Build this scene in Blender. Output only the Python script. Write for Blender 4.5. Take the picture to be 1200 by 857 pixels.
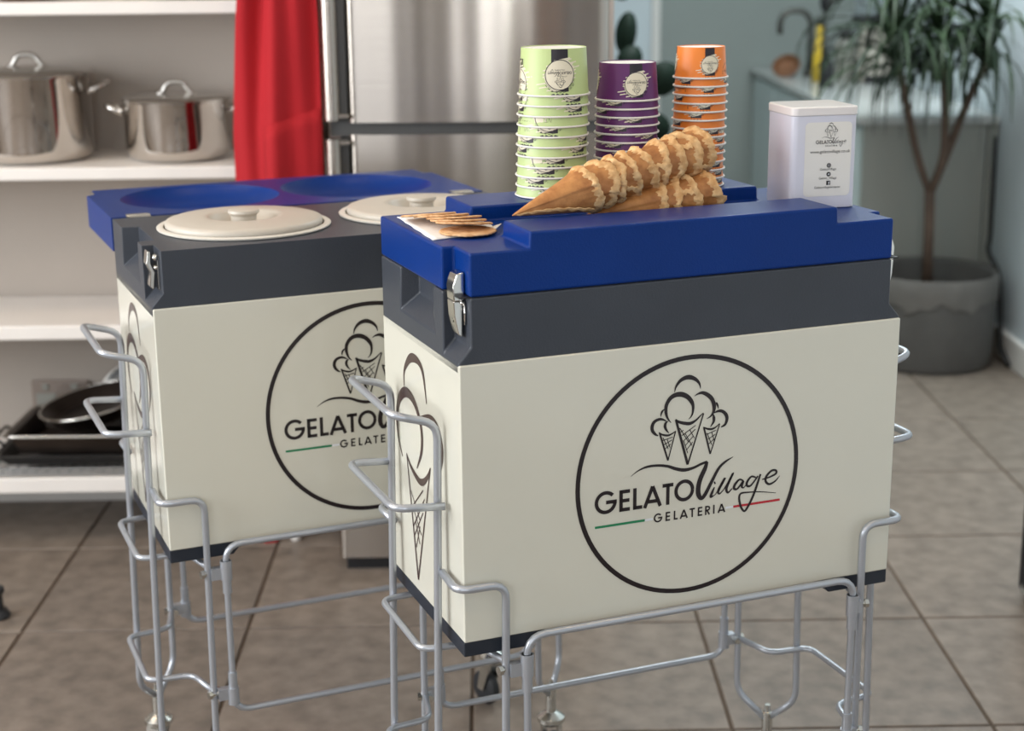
import bpy, bmesh, math, random
from mathutils import Vector, Matrix
from math import sin, cos, pi, radians as R

for o in list(bpy.data.objects): bpy.data.objects.remove(o)
C = bpy.context.scene.collection
scene = bpy.context.scene
random.seed(7)

# ---------------- camera
CAM_H = 1.3129
def cam_axes():
    a, b, c = R(14.9231), R(0.7256), R(-0.5961)
    fw = Vector((sin(b)*cos(a), cos(b)*cos(a), -sin(a)))
    r = Vector((cos(b), -sin(b), 0)); u = r.cross(fw)
    return r*cos(c)+u*sin(c), -r*sin(c)+u*cos(c), fw
cr, cu, cf = cam_axes()
cd = bpy.data.cameras.new('camera'); cam = bpy.data.objects.new('camera', cd); C.objects.link(cam)
cd.sensor_width = 36; cd.lens = 1851.08/1200*36
M = Matrix(((cr.x, cu.x, -cf.x, 0), (cr.y, cu.y, -cf.y, 0), (cr.z, cu.z, -cf.z, CAM_H), (0, 0, 0, 1)))
cam.matrix_world = M
cd.dof.use_dof = True; cd.dof.focus_distance = 1.97; cd.dof.aperture_fstop = 4.2
cd.clip_start = .05
scene.camera = cam
# ---------------- world, light, exposure
scene.view_settings.view_transform = 'Standard'; scene.view_settings.look = 'None'
scene.view_settings.gamma = 1; scene.view_settings.use_curve_mapping = False
scene.view_settings.exposure = 0.0
w = bpy.data.worlds.new('overcast'); scene.world = w; w.use_nodes = True
w.node_tree.nodes['Background'].inputs[0].default_value = (.82, .9, 1, 1)
w.node_tree.nodes['Background'].inputs[1].default_value = 1.0
def area(name, loc, target, sx, sy, power, col):
    l = bpy.data.lights.new(name, 'AREA'); l.shape = 'RECTANGLE'; l.size = sx; l.size_y = sy; l.energy = power; l.color = col
    o = bpy.data.objects.new(name, l); C.objects.link(o); o.location = loc
    o.rotation_euler = (Vector(target)-Vector(loc)).to_track_quat('-Z', 'Y').to_euler(); return o
area('daylight_left_window', (-2.9, 1.2, 1.55), (0, 1.35, 1.3), 2.6, 1.5, 106, (.97, .99, 1))
area('daylight_rear_window', (0.15, -2.3, 1.55), (0.15, 1, 1.4), .45, 1.7, 20, (.95, .98, 1))
area('daylight_rear_window_wide', (-1.75, -2.3, 1.55), (-1.3, 1, 1.3), 1.3, 1.5, 22, (.95, .98, 1))
area('back_area_fill', (.9, 5.0, 2.58), (.9, 5.3, 0), 1.2, 2.2, 105, (.90, .98, 1))  # added fill that brightens the right background; the ceiling has no opening here

# ---------------- materials
def mat(name, col, rough=.5, metal=0, noise=0, nscale=20, bump=0, bscale=60, coat=0, spec=None, stretch=None, col2=None, aniso=0, trans=0, sss=0, ior=None, fac=(.35, .65)):
    m = bpy.data.materials.new(name); m.use_nodes = True
    nt = m.node_tree; b = nt.nodes['Principled BSDF']
    b.inputs['Base Color'].default_value = (*col, 1); b.inputs['Roughness'].default_value = rough; b.inputs['Metallic'].default_value = metal
    b.inputs['Coat Weight'].default_value = coat; b.inputs['Coat Roughness'].default_value = .08
    if aniso: b.inputs['Anisotropic'].default_value = aniso
    if aniso:
        tn = nt.nodes.new('ShaderNodeTangent'); tn.direction_type = 'UV_MAP'; tn.uv_map = 'grain'; nt.links.new(tn.outputs[0], b.inputs['Tangent'])
    if trans: b.inputs['Transmission Weight'].default_value = trans
    if spec is not None: b.inputs['Specular IOR Level'].default_value = spec
    tc = nt.nodes.new('ShaderNodeTexCoord'); mp = nt.nodes.new('ShaderNodeMapping'); nt.links.new(tc.outputs['Object'], mp.inputs[0])
    if stretch: mp.inputs['Scale'].default_value = stretch
    if col2 is None and noise: col2 = tuple(c*(1-noise) for c in col)
    if col2 is not None:
        n = nt.nodes.new('ShaderNodeTexNoise'); n.inputs['Scale'].default_value = nscale; n.inputs['Detail'].default_value = 6
        nt.links.new(mp.outputs[0], n.inputs[0])
        mr = nt.nodes.new('ShaderNodeMapRange'); mr.inputs[1].default_value = fac[0]; mr.inputs[2].default_value = fac[1]
        nt.links.new(n.outputs['Fac'], mr.inputs[0])
        mx = nt.nodes.new('ShaderNodeMix'); mx.data_type = 'RGBA'
        mx.inputs[6].default_value = (*col, 1); mx.inputs[7].default_value = (*col2, 1)
        nt.links.new(mr.outputs[0], mx.inputs[0]); nt.links.new(mx.outputs[2], b.inputs['Base Color'])
    if bump:
        n2 = nt.nodes.new('ShaderNodeTexNoise'); n2.inputs['Scale'].default_value = bscale; n2.inputs['Detail'].default_value = 4
        nt.links.new(mp.outputs[0], n2.inputs[0])
        bp = nt.nodes.new('ShaderNodeBump'); bp.inputs['Strength'].default_value = bump; bp.inputs['Distance'].default_value = .002
        nt.links.new(n2.outputs['Fac'], bp.inputs['Height']); nt.links.new(bp.outputs[0], b.inputs['Normal'])
    return m
def emis(name, col, s):
    m = bpy.data.materials.new(name); m.use_nodes = True; b = m.node_tree.nodes['Principled BSDF']
    b.inputs['Emission Color'].default_value = (*col, 1); b.inputs['Emission Strength'].default_value = s; b.inputs['Base Color'].default_value = (*col, 1); return m
MT = dict(
 cream=mat('cream_vinyl', (.69, .675, .585), .18, noise=.02, nscale=6, coat=.5),
 navy=mat('navy_print', (.012, .006, .008), .3),
 brown=mat('brown_print', (.055, .028, .026), .22),
 green=mat('green_print', (.01, .22, .09), .35), red=mat('red_print', (.5, .015, .03), .35), pale=mat('pale_print', (.75, .77, .8), .35),
 slate=mat('slate_plastic', (.045, .052, .067), .38, spec=.4, bump=.25, bscale=420, noise=.1, nscale=8),
 darkbase=mat('dark_base_plastic', (.012, .017, .028), .45),
 blue=mat('blue_plastic', (.0008, .031, .20), .34, spec=.2, bump=.2, bscale=420, noise=.12, nscale=5),
 steel=mat('painted_silver_wire', (.45, .475, .52), .33, metal=.6, bump=.15, bscale=300),
 chrome=mat('chrome', (.78, .76, .72), .16, metal=1), zinc=mat('zinc_plate', (.7, .7, .66), .25, metal=1, noise=.2, nscale=40),
 rubber=mat('black_rubber', (.02, .021, .024), .6), black=mat('black_plastic', (.012, .012, .014), .5),
 panwhite=mat('white_pan_plastic', (.66, .63, .57), .4), panlid=mat('offwhite_lid_plastic', (.54, .495, .43), .42, noise=.04, nscale=15),
 wall=mat('grey_green_wall_paint', (.31, .345, .33), .75, bump=.1, bscale=90, noise=.04, nscale=3),
 wallbeige=mat('beige_wall_paint', (.43, .38, .335), .7, bump=.1, bscale=90, noise=.05, nscale=3),
 wallblue=mat('pale_blue_wall_paint', (.62, .69, .73), .7, noise=.04, nscale=2),
 walldim=mat('darkened_unseen_wall', (.16, .145, .13), .7, noise=.04, nscale=3),  # walls out of view, darkened to deepen reflections and cut bounced light
 white=mat('white_paint', (.76, .74, .71), .45, noise=.03, nscale=6), ceil=mat('ceiling_paint', (.8, .79, .77), .8),
 shelf=mat('white_shelf_board', (.82, .78, .74), .38, noise=.03, nscale=9),
 counter=mat('pale_counter_panel', (.64, .73, .74), .4, noise=.03), worktop=mat('grey_worktop', (.55, .57, .56), .25, noise=.1, nscale=20),
 cabinet=mat('grey_green_cabinet_panel', (.34, .35, .32), .5, noise=.04, nscale=3),
 grout=mat('brown_grout', (.125, .088, .06), .85, noise=.3, nscale=12),
 pot_steel=mat('polished_steel', (.62, .59, .56), .06, metal=1), pot_lid=mat('steel_lid', (.55, .53, .5), .25, metal=1),
 fridge=mat('brushed_steel', (.50, .455, .41), .26, metal=1, stretch=(.6, .6, 60), noise=.06, nscale=6, aniso=.9),
 fridgedark=mat('fridge_gasket', (.07, .07, .07), .5), fridgeside=mat('fridge_side_steel', (.55, .48, .43), .38, metal=.6),
 apron=mat('red_cotton', (.47, .008, .016), .85, bump=.5, bscale=250, noise=.12, nscale=4),
 tray=mat('dark_baking_steel', (.075, .06, .052), .28, metal=.85, noise=.3, nscale=10), rack=mat('grey_rack_wire', (.3, .3, .3), .35, metal=.9),
 nonstick=mat('black_nonstick', (.018, .017, .017), .35), socket=mat('brushed_bronze_plate', (.30, .25, .22), .35, metal=.5),
 glass=mat('smoked_lid_glass', (.85, .88, .9), .05, trans=.85), copper=mat('copper_brown', (.28, .12, .05), .3, metal=.6),
 plant=mat('dark_palm_leaf', (.018, .034, .017), .55, spec=.25, noise=.35, nscale=5), plant2=mat('olive_palm_leaf', (.034, .06, .026), .5, spec=.25, noise=.3, nscale=5),
 rubberplant=mat('rubber_plant_leaf', (.006, .016, .009), .6, spec=.2), trunk=mat('palm_trunk', (.13, .085, .062), .8, bump=.8, bscale=60, noise=.35, nscale=30),
 potgrey=mat('grey_fibre_pot', (.125, .122, .118), .85, bump=.7, bscale=60, noise=.15, nscale=14), potrim=mat('lighter_grey_pot_rim', (.18, .172, .162), .85, bump=.7, bscale=60, noise=.15, nscale=14),
 soil=mat('soil', (.03, .024, .018), .95, bump=1, bscale=40),
 tin=mat('white_tin', (.66, .66, .75), .28, coat=.3, noise=.02), tinlid=mat('white_tin_lid', (.78, .74, .73), .28, coat=.3, noise=.02), paper=mat('white_paper', (.78, .76, .72), .7, bump=.3, bscale=30, noise=.03),
 cupgreen=mat('green_card', (.50, .61, .27), .42, noise=.03), cuppurple=mat('purple_card', (.105, .012, .12), .38, noise=.05), cuporange=mat('orange_card', (.80, .22, .025), .4, noise=.04),
 cuprim=mat('white_card_rim', (.80, .78, .74), .45), cupsplash=mat('cream_print', (.78, .72, .56), .45), cupblack=mat('black_print', (.018, .012, .02), .45), mint=mat('green_logo_print', (.05, .3, .08), .45),
 cone=mat('waffle_cone', (.62, .29, .095), .5, bump=.5, bscale=90, col2=(.34, .125, .032), nscale=55, fac=(.3,.7)), conerim=mat('pale_cone_edge', (.84, .56, .28), .6, bump=.9, bscale=160, col2=(.60, .32, .12), nscale=110),
 wafer=mat('wafer_biscuit', (.78, .50, .27), .7, bump=.7, bscale=110, col2=(.5, .25, .10), nscale=60),
 napkin=mat('white_napkin', (.84, .82, .80), .85, bump=.3, bscale=60),
 yellow=mat('yellow_plastic', (.62, .42, .03), .5), grey=mat('grey_plastic', (.28, .28, .25), .5), tap=mat('dark_brushed_tap', (.12, .12, .11), .35, metal=.7), wood=mat('brown_wood', (.26, .12, .06), .5, noise=.3, nscale=20),
 lamp=emis('warm_downlight', (1, .8, .55), 14), frame=mat('window_frame_white', (.8, .8, .8), .4), foliage=mat('garden_green', (.15, .35, .06), .8, noise=.6, nscale=6),
)
TILES = [mat('floor_tile_%s' % n, c, .40, bump=.35, bscale=25, col2=c2, nscale=20, spec=.4, fac=(.30, .70)) for n, c, c2 in
   (('a', (.265, .218, .178), (.155, .127, .105)), ('b', (.25, .205, .17), (.145, .12, .10)), ('c', (.28, .23, .19), (.165, .135, .112)))]

# ---------------- helpers
def put(name, bm, m, parent=None, smooth=False, bevel=0, seg=2, kind=None, autos=None):
    me = bpy.data.meshes.new(name); bmesh.ops.recalc_face_normals(bm, faces=bm.faces) if not getattr(bm, 'sheet', False) else None
    bm.to_mesh(me); bm.free()
    o = bpy.data.objects.new(name, me); C.objects.link(o); me.materials.append(MT[m] if isinstance(m, str) else m)
    if parent: o.parent = parent
    if smooth: me.polygons.foreach_set('use_smooth', [True]*len(me.polygons))
    if autos is not None or bevel:
        me.polygons.foreach_set('use_smooth', [True]*len(me.polygons))
        sharp(me, 35 if autos is None else autos) if not bevel else None
    if bevel:
        b = o.modifiers.new('bevel', 'BEVEL'); b.width = bevel; b.segments = seg; b.limit_method = 'ANGLE'; b.angle_limit = R(30); b.harden_normals = True
    if kind: o['kind'] = kind
    return o
def sharp(me, ang):
    bm = bmesh.new(); bm.from_mesh(me)
    for e in bm.edges:
        if len(e.link_faces) == 2: e.smooth = e.calc_face_angle(0) < R(ang)
    bm.to_mesh(me); bm.free()
def empty(name, loc=(0, 0, 0), rz=0, label=None, cat=None, group=None):
    o = bpy.data.objects.new(name, None); C.objects.link(o); o.location = loc; o.rotation_euler.z = rz
    tag(o, label, cat, group); o.empty_display_size = .05; return o
def tag(o, label=None, cat=None, group=None, kind=None):
    if label: o['label'] = label
    if cat: o['category'] = cat
    if group: o['group'] = group
    if kind: o['kind'] = kind
    return o
def copy_tree(o, parent=None):
    c = o.copy(); C.objects.link(c); c.parent = parent
    for ch in o.children: copy_tree(ch, c)
    return c
def box(bm, x0, x1, y0, y1, z0, z1):
    v = [bm.verts.new(p) for p in ((x0, y0, z0), (x1, y0, z0), (x1, y1, z0), (x0, y1, z0), (x0, y0, z1), (x1, y0, z1), (x1, y1, z1), (x0, y1, z1))]
    for f in ((0, 3, 2, 1), (4, 5, 6, 7), (0, 1, 5, 4), (1, 2, 6, 5), (2, 3, 7, 6), (3, 0, 4, 7)): bm.faces.new([v[i] for i in f])
    return v
def bx(*a):
    bm = bmesh.new(); box(bm, *a); return bm
def prism(bm, pts, z0, z1, axis='z'):
    f = {'z': lambda a, b, c: (a, b, c), 'y': lambda a, b, c: (a, c, b), 'x': lambda a, b, c: (c, a, b)}[axis]
    lo = [bm.verts.new(f(a, b, z0)) for a, b in pts]; hi = [bm.verts.new(f(a, b, z1)) for a, b in pts]
    bm.faces.new(lo[::-1]); bm.faces.new(hi); n = len(pts)
    for i in range(n): bm.faces.new((lo[i], lo[(i+1) % n], hi[(i+1) % n], hi[i]))
def lathe(bm, prof, n=32, c=(0, 0, 0), caps=True, jig=None):
    rings = []
    for k, (r, z) in enumerate(prof):
        rings.append([bm.verts.new((c[0]+r*cos(2*pi*i/n)*1.0, c[1]+r*sin(2*pi*i/n), c[2]+z+(jig(i, k) if jig else 0))) for i in range(n)])
    for a, b in zip(rings, rings[1:]):
        for i in range(n): bm.faces.new((a[i], a[(i+1) % n], b[(i+1) % n], b[i]))
    if caps: bm.faces.new(rings[0][::-1]); bm.faces.new(rings[-1])
    return bm
def lt(prof, n=32, c=(0, 0, 0), caps=True): return lathe(bmesh.new(), prof, n, c, caps)
def fillet(pts, rad, closed=False, n=5):
    P = [Vector(p) for p in pts]; out = []; N = len(P)
    for i in range(N):
        if not closed and i in (0, N-1): out.append(P[i]); continue
        a, b, c = P[i-1], P[i], P[(i+1) % N]
        d1, d2 = (a-b), (c-b); l = min(rad, d1.length*.48, d2.length*.48)
        p, q = b+d1.normalized()*l, b+d2.normalized()*l
        for k in range(n+1):
            t = k/n; out.append(p*(1-t)**2+b*2*t*(1-t)+q*t*t)
    return out
def tube(bm, pts, r, n=10, closed=False, rad=0, caps=True):
    P = fillet(pts, rad, closed) if rad else [Vector(p) for p in pts]
    N = len(P); rr = r if hasattr(r, '__len__') else [r]*N
    rings = []; prev = None
    for i in range(N):
        t = (P[(i+1) % N]-P[i-1]) if (closed or 0 < i < N-1) else (P[1]-P[0] if i == 0 else P[-1]-P[-2])
        t.normalize()
        if prev is None: u = t.orthogonal().normalized()
        else: u = (prev-t*prev.dot(t)).normalized()
        prev = u; v = t.cross(u)
        rings.append([bm.verts.new(P[i]+(u*cos(2*pi*k/n)+v*sin(2*pi*k/n))*rr[i]) for k in range(n)])
    for i in range(N if closed else N-1):
        a, b = rings[i], rings[(i+1) % N]
        off = 0
        if closed and i == N-1: off = min(range(n), key=lambda s: (a[0].co-b[s].co).length)
        for k in range(n): bm.faces.new((a[k], a[(k+1) % n], b[(k+1+off) % n], b[(k+off) % n]))
    if caps and not closed: bm.faces.new(rings[0][::-1]); bm.faces.new(rings[-1])
    return bm
def tb(*a, **k): return tube(bmesh.new(), *a, **k)
def boolean(o, cutter, op='DIFFERENCE'):
    m = o.modifiers.new('b', 'BOOLEAN'); m.object = cutter; m.operation = op; m.solver = 'EXACT'
    dg = bpy.context.evaluated_depsgraph_get(); dg.update()
    me = bpy.data.meshes.new_from_object(o.evaluated_get(dg)); o.modifiers.clear(); o.data = me
    bpy.data.objects.remove(cutter)
    bm = bmesh.new(); bm.from_mesh(o.data); bmesh.ops.remove_doubles(bm, verts=bm.verts, dist=1e-5); bmesh.ops.dissolve_limit(bm, angle_limit=R(.6), verts=bm.verts, edges=bm.edges); bm.to_mesh(o.data); bm.free()
    return o
def soft(o, w, seg=2):
    o.data.polygons.foreach_set('use_smooth', [True]*len(o.data.polygons))
    b = o.modifiers.new('bevel', 'BEVEL'); b.width = w; b.segments = seg; b.limit_method = 'ANGLE'; b.angle_limit = R(28); b.harden_normals = True
    return o

# ---------------- flat print: strokes and letters in millimetres, mapped onto a surface
class Sheet:
    def __init__(s, fn): s.bm = bmesh.new(); s.bm.sheet = True if False else None; s.fn = fn
def spl(st, sub=5):
    if len(st) < 3: return st
    out = []
    for i in range(len(st)-1):
        p0, p1, p2, p3 = st[max(i-1, 0)], st[i], st[i+1], st[min(i+2, len(st)-1)]
        for k in range(sub):
            t = k/sub
            out.append(tuple(.5*(2*b+(c-a)*t+(2*a-5*b+4*c-d)*t*t+(3*b-a-3*c+d)*t**3) for a, b, c, d in zip(p0, p1, p2, p3)))
    out.append(tuple(st[-1])); return out
def ribbon(bm, st, fn, smooth=True, sub=5, wk=1):
    pts = spl(st, sub) if smooth else st
    L, Rr = [], []
    for i, p in enumerate(pts):
        a, b = pts[max(i-1, 0)], pts[min(i+1, len(pts)-1)]
        dx, dy = b[0]-a[0], b[1]-a[1]; l = math.hypot(dx, dy) or 1; nx, ny = -dy/l, dx/l
        h = max(p[2], .2)*wk/2
        L.append(bm.verts.new(fn(p[0]+nx*h, p[1]+ny*h))); Rr.append(bm.verts.new(fn(p[0]-nx*h, p[1]-ny*h)))
    for i in range(len(pts)-1): bm.faces.new((L[i], Rr[i], Rr[i+1], L[i+1]))
def arc(cx, cy, rx, ry, a0, a1, w, n=18): return [(cx+rx*cos(R(a0+(a1-a0)*k/n)), cy+ry*sin(R(a0+(a1-a0)*k/n)), w) for k in range(n+1)]
def letter(ch, x, y, wd, h, t):
    hw = t/2; S = []
    ln = lambda *p: S.append([(a, b, t) for a, b in p])
    if ch == 'O': S.append(arc(x+wd/2, y+h/2, wd/2-hw, h/2-hw, 0, 360, t, 40))
    elif ch == 'G':
        S.append(arc(x+h/2, y+h/2, h/2-hw, h/2-hw, 42, 360, t, 36)); ln((x+h/2+hw*.2, y+h/2), (x+h, y+h/2))
    elif ch in 'EL':
        ln((x+hw, y), (x+hw, y+h)); ln((x, y+hw), (x+wd, y+hw))
        if ch == 'E': ln((x, y+h-hw), (x+wd, y+h-hw)); ln((x, y+h/2), (x+wd*.95, y+h/2))
    elif ch == 'A': ln((x+hw*.9, y), (x+wd/2, y+h*.97)); ln((x+wd-hw*.9, y), (x+wd/2, y+h*.97)); ln((x+wd*.2, y+h*.27), (x+wd*.8, y+h*.27))
    elif ch == 'T': ln((x+wd/2, y), (x+wd/2, y+h)); ln((x, y+h-hw), (x+wd, y+h-hw))
    elif ch == 'I': ln((x+hw, y), (x+hw, y+h))
    elif ch == 'R':
        ln((x+hw, y), (x+hw, y+h)); q = h*.27
        S.append([(x+hw, y+h-hw, t)]+arc(x+wd-q, y+h-q-hw*.2, q-hw*.6, q-hw*.8, 90, -90, t, 12)+[(x+hw, y+h-2*q+hw*.4, t)]); ln((x+wd*.45, y+h*.45), (x+wd-hw*.5, y))
    return S
def lettering(bm, fn):
    S = []
    for ch, x, wd in (('G', -131, 30), ('E', -97.5, 14.5), ('L', -78.7, 12.7), ('A', -64.8, 26), ('T', -38, 15), ('O', -21.5, 28)): S += letter(ch, x, -34.5 if ch != 'O' else -33.2, wd, 28.2 if ch not in 'GO' else (30 if ch == 'G' else 29), 4.7)
    for ch, x, wd in (('G', -49.8, 12), ('E', -33.2, 6.4), ('L', -21.7, 5.6), ('A', -13.2, 11.4), ('T', .6, 7.6), ('E', 12.3, 6.4), ('R', 22.6, 7), ('I', 34.2, 2), ('A', 40.7, 11.2)): S += letter(ch, x, -56, wd, 12, 2.1)
    for s in S: ribbon(bm, s, fn, False)
LOGO= [[[-23.5,111.4,0.58],[-21.7,118.0,1.92],[-16.7,124.5,3.07],[-10.0,127.9,3.84],[-3.3,128.4,4.23],[3.5,125.8,3.46],[8.5,121.7,2.69],[11.5,116.9,1.73],[12.4,111.9,0.58]],[[-27.7,72.6,0.58],[-32.6,79.0,1.92],[-35.0,87.3,3.07],[-34.4,96.2,3.46],[-29.7,103.7,3.84],[-23.1,107.4,4.23],[-14.4,107.7,4.61],[-5.7,103.6,4.23],[0.3,96.6,3.84],[2.6,90.1,2.69],[2.2,82.0,1.92],[-0.2,76.9,1.15],[-3.5,74.2,0.38]],[[4.1,103.0,0.38],[8.9,105.5,1.54],[15.7,106.2,3.07],[23.6,102.0,3.84],[29.2,96.0,3.84],[32.2,87.5,3.84],[31.6,80.3,2.69],[28.2,74.9,1.73],[22.0,71.5,0.38]],[[-45.3,57.9,0.96],[-49.2,60.3,2.31],[-53.1,65.3,3.07],[-53.7,70.8,3.27],[-51.3,75.9,3.07],[-46.6,78.5,2.69],[-40.8,78.7,2.31],[-34.1,75.6,0.77]],[[-31.7,75.3,0.58],[-35.0,73.0,2.31],[-35.9,68.6,2.69],[-33.9,63.8,1.92],[-30.5,59.6,0.58]],[[-37.2,91.2,0.58],[-40.0,88.8,1.92],[-41.5,85.4,1.54],[-41.8,81.9,0.38]],[[32.4,78.0,0.77],[35.9,79.4,1.92],[40.8,79.9,2.69],[45.8,77.7,3.07],[49.9,72.7,3.46],[50.7,67.1,3.07],[48.3,61.0,2.31],[42.8,58.5,1.15]],[[31.1,76.7,0.77],[32.2,72.1,2.69],[31.9,66.6,2.31],[27.5,60.4,0.58]],[[35.0,91.7,1.15],[36.9,87.8,1.92],[38.4,82.8,0.38]],[[-21.5,76.4,0.77],[-17.6,72.7,2.31],[-8.8,69.6,3.07],[-1.0,68.5,3.07],[6.7,71.5,1.92],[13.4,77.0,1.15],[17.2,80.2,0.58]],[[-21.0,75.8,2.31],[-3.4,15.0,2.5]],[[17.5,79.3,1.34],[-3.4,15.0,1.54]],[[-44.4,62.4,0.58],[-39.5,58.6,1.73],[-31.8,56.7,1.92],[-26.0,58.3,1.34],[-20.7,61.3,0.58]],[[-43.4,61.4,1.73],[-31.1,23.9,1.73]],[[-21.3,60.5,1.15],[-31.1,23.9,1.15]],[[17.7,61.6,0.58],[22.7,58.7,1.73],[29.6,57.4,1.92],[35.5,59.4,1.34],[40.7,63.7,0.58]],[[18.3,61.0,1.73],[28.2,24.8,1.73]],[[40.7,62.8,1.15],[28.2,24.8,1.15]],[[-14.0,58.7,0.77],[-10.2,60.9,0.77]],[[-12.4,53.9,0.77],[6.8,65.1,0.77]],[[-10.3,46.4,0.77],[6.4,60.1,0.77]],[[-7.8,39.7,0.77],[3.2,51.0,0.77]],[[-5.8,34.0,0.77],[3.0,43.8,0.77]],[[-15.5,64.3,0.77],[-2.9,44.5,0.77]],[[-7.6,56.0,0.77],[1.9,39.4,0.77]],[[-1.2,59.8,0.77],[5.3,48.6,0.77]],[[-9.9,47.3,0.77],[-3.7,30.0,0.77]],[[-39.0,50.9,0.77],[-25.0,53.7,0.77]],[[-37.0,45.2,0.77],[-25.9,50.2,0.77]],[[-35.4,39.6,0.77],[-27.7,45.0,0.77]],[[-38.5,54.5,0.77],[-31.1,39.0,0.77]],[[-32.7,51.9,0.77],[-28.6,40.5,0.77]],[[22.9,51.3,0.77],[35.6,55.2,0.77]],[[24.6,44.7,0.77],[34.7,49.8,0.77]],[[25.5,38.2,0.77],[32.9,43.7,0.77]],[[22.8,53.2,0.77],[30.1,36.7,0.77]],[[29.7,53.2,0.77],[33.4,41.8,0.77]],[[-82.2,9.7,0.24],[-71.7,16.1,1.18],[-60.1,19.4,2.12],[-45.9,19.3,2.35],[-31.7,16.5,2.59],[-19.7,11.4,3.06],[-7.7,8.4,3.29],[4.3,9.5,2.59],[15.1,13.0,2.35],[24.0,15.2,2.12]],[[24.0,15.2,2.82],[21.3,6.6,4.24],[15.5,-5.1,4.71],[12.4,-16.0,4.71],[12.6,-26.3,4.71],[16.6,-32.6,3.76],[22.1,-28.3,3.76],[31.5,-11.8,3.29],[40.8,4.0,2.82],[50.4,11.8,2.12],[61.2,16.7,0.47]],[[35.3,-20.3,1.18],[32.3,-26.8,2.59],[30.3,-32.7,2.35],[36.3,-30.8,0.71]],[[34.7,-15.0,2.59],[36.6,-14.1,2.59]],[[36.3,-30.8,0.71],[43.9,-21.5,1.65],[50.5,-9.9,2.12],[45.1,-18.3,2.59],[40.9,-26.8,2.59],[42.9,-30.1,1.65],[47.8,-26.6,0.94]],[[47.8,-26.6,0.94],[56.0,-15.2,1.65],[61.9,-5.0,2.12],[56.5,-15.3,2.59],[52.6,-25.0,2.59],[55.2,-30.4,1.88],[60.8,-25.5,0.94]],[[77.1,-17.6,1.41],[71.3,-15.0,1.88],[65.3,-20.4,2.59],[63.7,-25.9,2.59],[68.7,-27.0,1.88],[77.1,-17.6,1.88],[74.8,-24.2,2.35],[77.4,-26.9,1.18],[82.2,-22.2,0.71]],[[95.2,-15.5,1.41],[88.6,-13.4,1.88],[82.8,-19.3,2.35],[82.3,-24.5,2.35],[88.0,-25.3,1.88],[98.1,-14.0,1.65]],[[101.8,-11.8,1.88],[97.2,-25.5,2.35],[91.5,-40.8,2.35],[84.5,-53.7,2.35],[79.6,-58.8,2.12],[74.4,-52.3,2.12],[71.6,-40.3,2.12],[73.9,-34.2,1.88],[83.8,-34.0,1.41],[101.4,-35.7,0.94],[125.4,-40.5,0.47]],[[104.5,-19.5,1.18],[115.8,-17.6,1.65],[124.4,-14.1,2.12],[124.3,-10.0,2.12],[118.0,-9.4,2.12],[110.7,-15.7,2.35],[109.7,-22.5,2.35],[114.9,-27.2,2.12],[123.6,-24.4,1.65],[130.4,-17.7,0.47]]]
SIDE= [[[214.4,762.6,2],[212.5,783.1,5],[194.8,801.3,10],[175.7,809.8,12],[151.8,809.8,9],[135.0,798.5,7],[123.7,762.8,2]],[[229.8,662.6,2],[245.9,684.7,5],[249.7,712.6,7],[238.3,738.2,12],[213.8,754.8,14],[186.4,756.0,12],[163.0,744.4,9],[146.9,721.3,8],[149.1,692.9,7],[169.5,664.7,2]],[[151.5,737.7,3],[115.7,746.5,10],[92.9,746.3,10],[76.7,737.5,9],[68.9,720.8,9],[71.3,700.9,7],[86.5,674.9,2]],[[212.4,671.9,2],[194.6,658.9,6],[164.6,650.1,9],[146.2,653.1,9],[127.5,665.8,6],[114.6,681.7,2]],[[211.2,670.2,3],[175.9,508.7,5]],[[116.0,679.3,3],[175.9,508.7,4]],[[147.1,641.5,2],[199.7,599.6,2]],[[141.9,631.2,2],[191.5,577.5,2]],[[149.5,610.4,2],[187.4,566.4,2]],[[197.5,625.2,2],[162.8,595.7,2]],[[189.3,603.1,2],[158.2,576.8,2]],[[163.5,587.2,2],[181.1,552.0,2]],[[181.8,589.1,2],[165.5,561.8,2]]]
def logo_parts(parent, fn, ringr=157, ring=True):
    bm = bmesh.new()
    if ring: ribbon(bm, arc(0, 0, ringr-3.2, ringr-3.2, 0, 360, 6, 96), fn, False); put('logo_ring', bm, 'navy', parent)
    bm = bmesh.new()
    for s in LOGO[:37]: ribbon(bm, s, fn, wk=1.4)
    put('logo_cones', bm, 'navy', parent)
    bm = bmesh.new()
    for s in LOGO[37:]: ribbon(bm, s, fn, wk=1.4)
    put('logo_script', bm, 'navy', parent)
    bm = bmesh.new(); lettering(bm, fn); put('logo_lettering', bm, 'navy', parent)
    fl = lambda a, b: fn(a, b, -.0002)
    for nm, m, a, b in (('green_bar', 'green', -130.5, -62), ('pale_bar', 'pale', -62, -50.8), ('pale_bar', 'pale', 52.1, 63.2), ('red_bar', 'red', 63.2, 131.6)):
        bm = bmesh.new(); ribbon(bm, [(a, -50.6, 3.1), (b, -50.6, 3.1)], fl, False); put(nm, bm, m, parent)
def mini_logo(bm, fn, k, ring=True, thick=1.3):
    g = lambda a, b: fn(a*k, b*k)
    if ring: ribbon(bm, arc(0, 0, 154, 154, 0, 360, 8, 48), g, False)
    for s in LOGO[:18]: ribbon(bm, s, g, sub=2, wk=thick)
    for s in LOGO[37:]: ribbon(bm, s, g, sub=2, wk=thick)
    lettering(bm, g)

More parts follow.
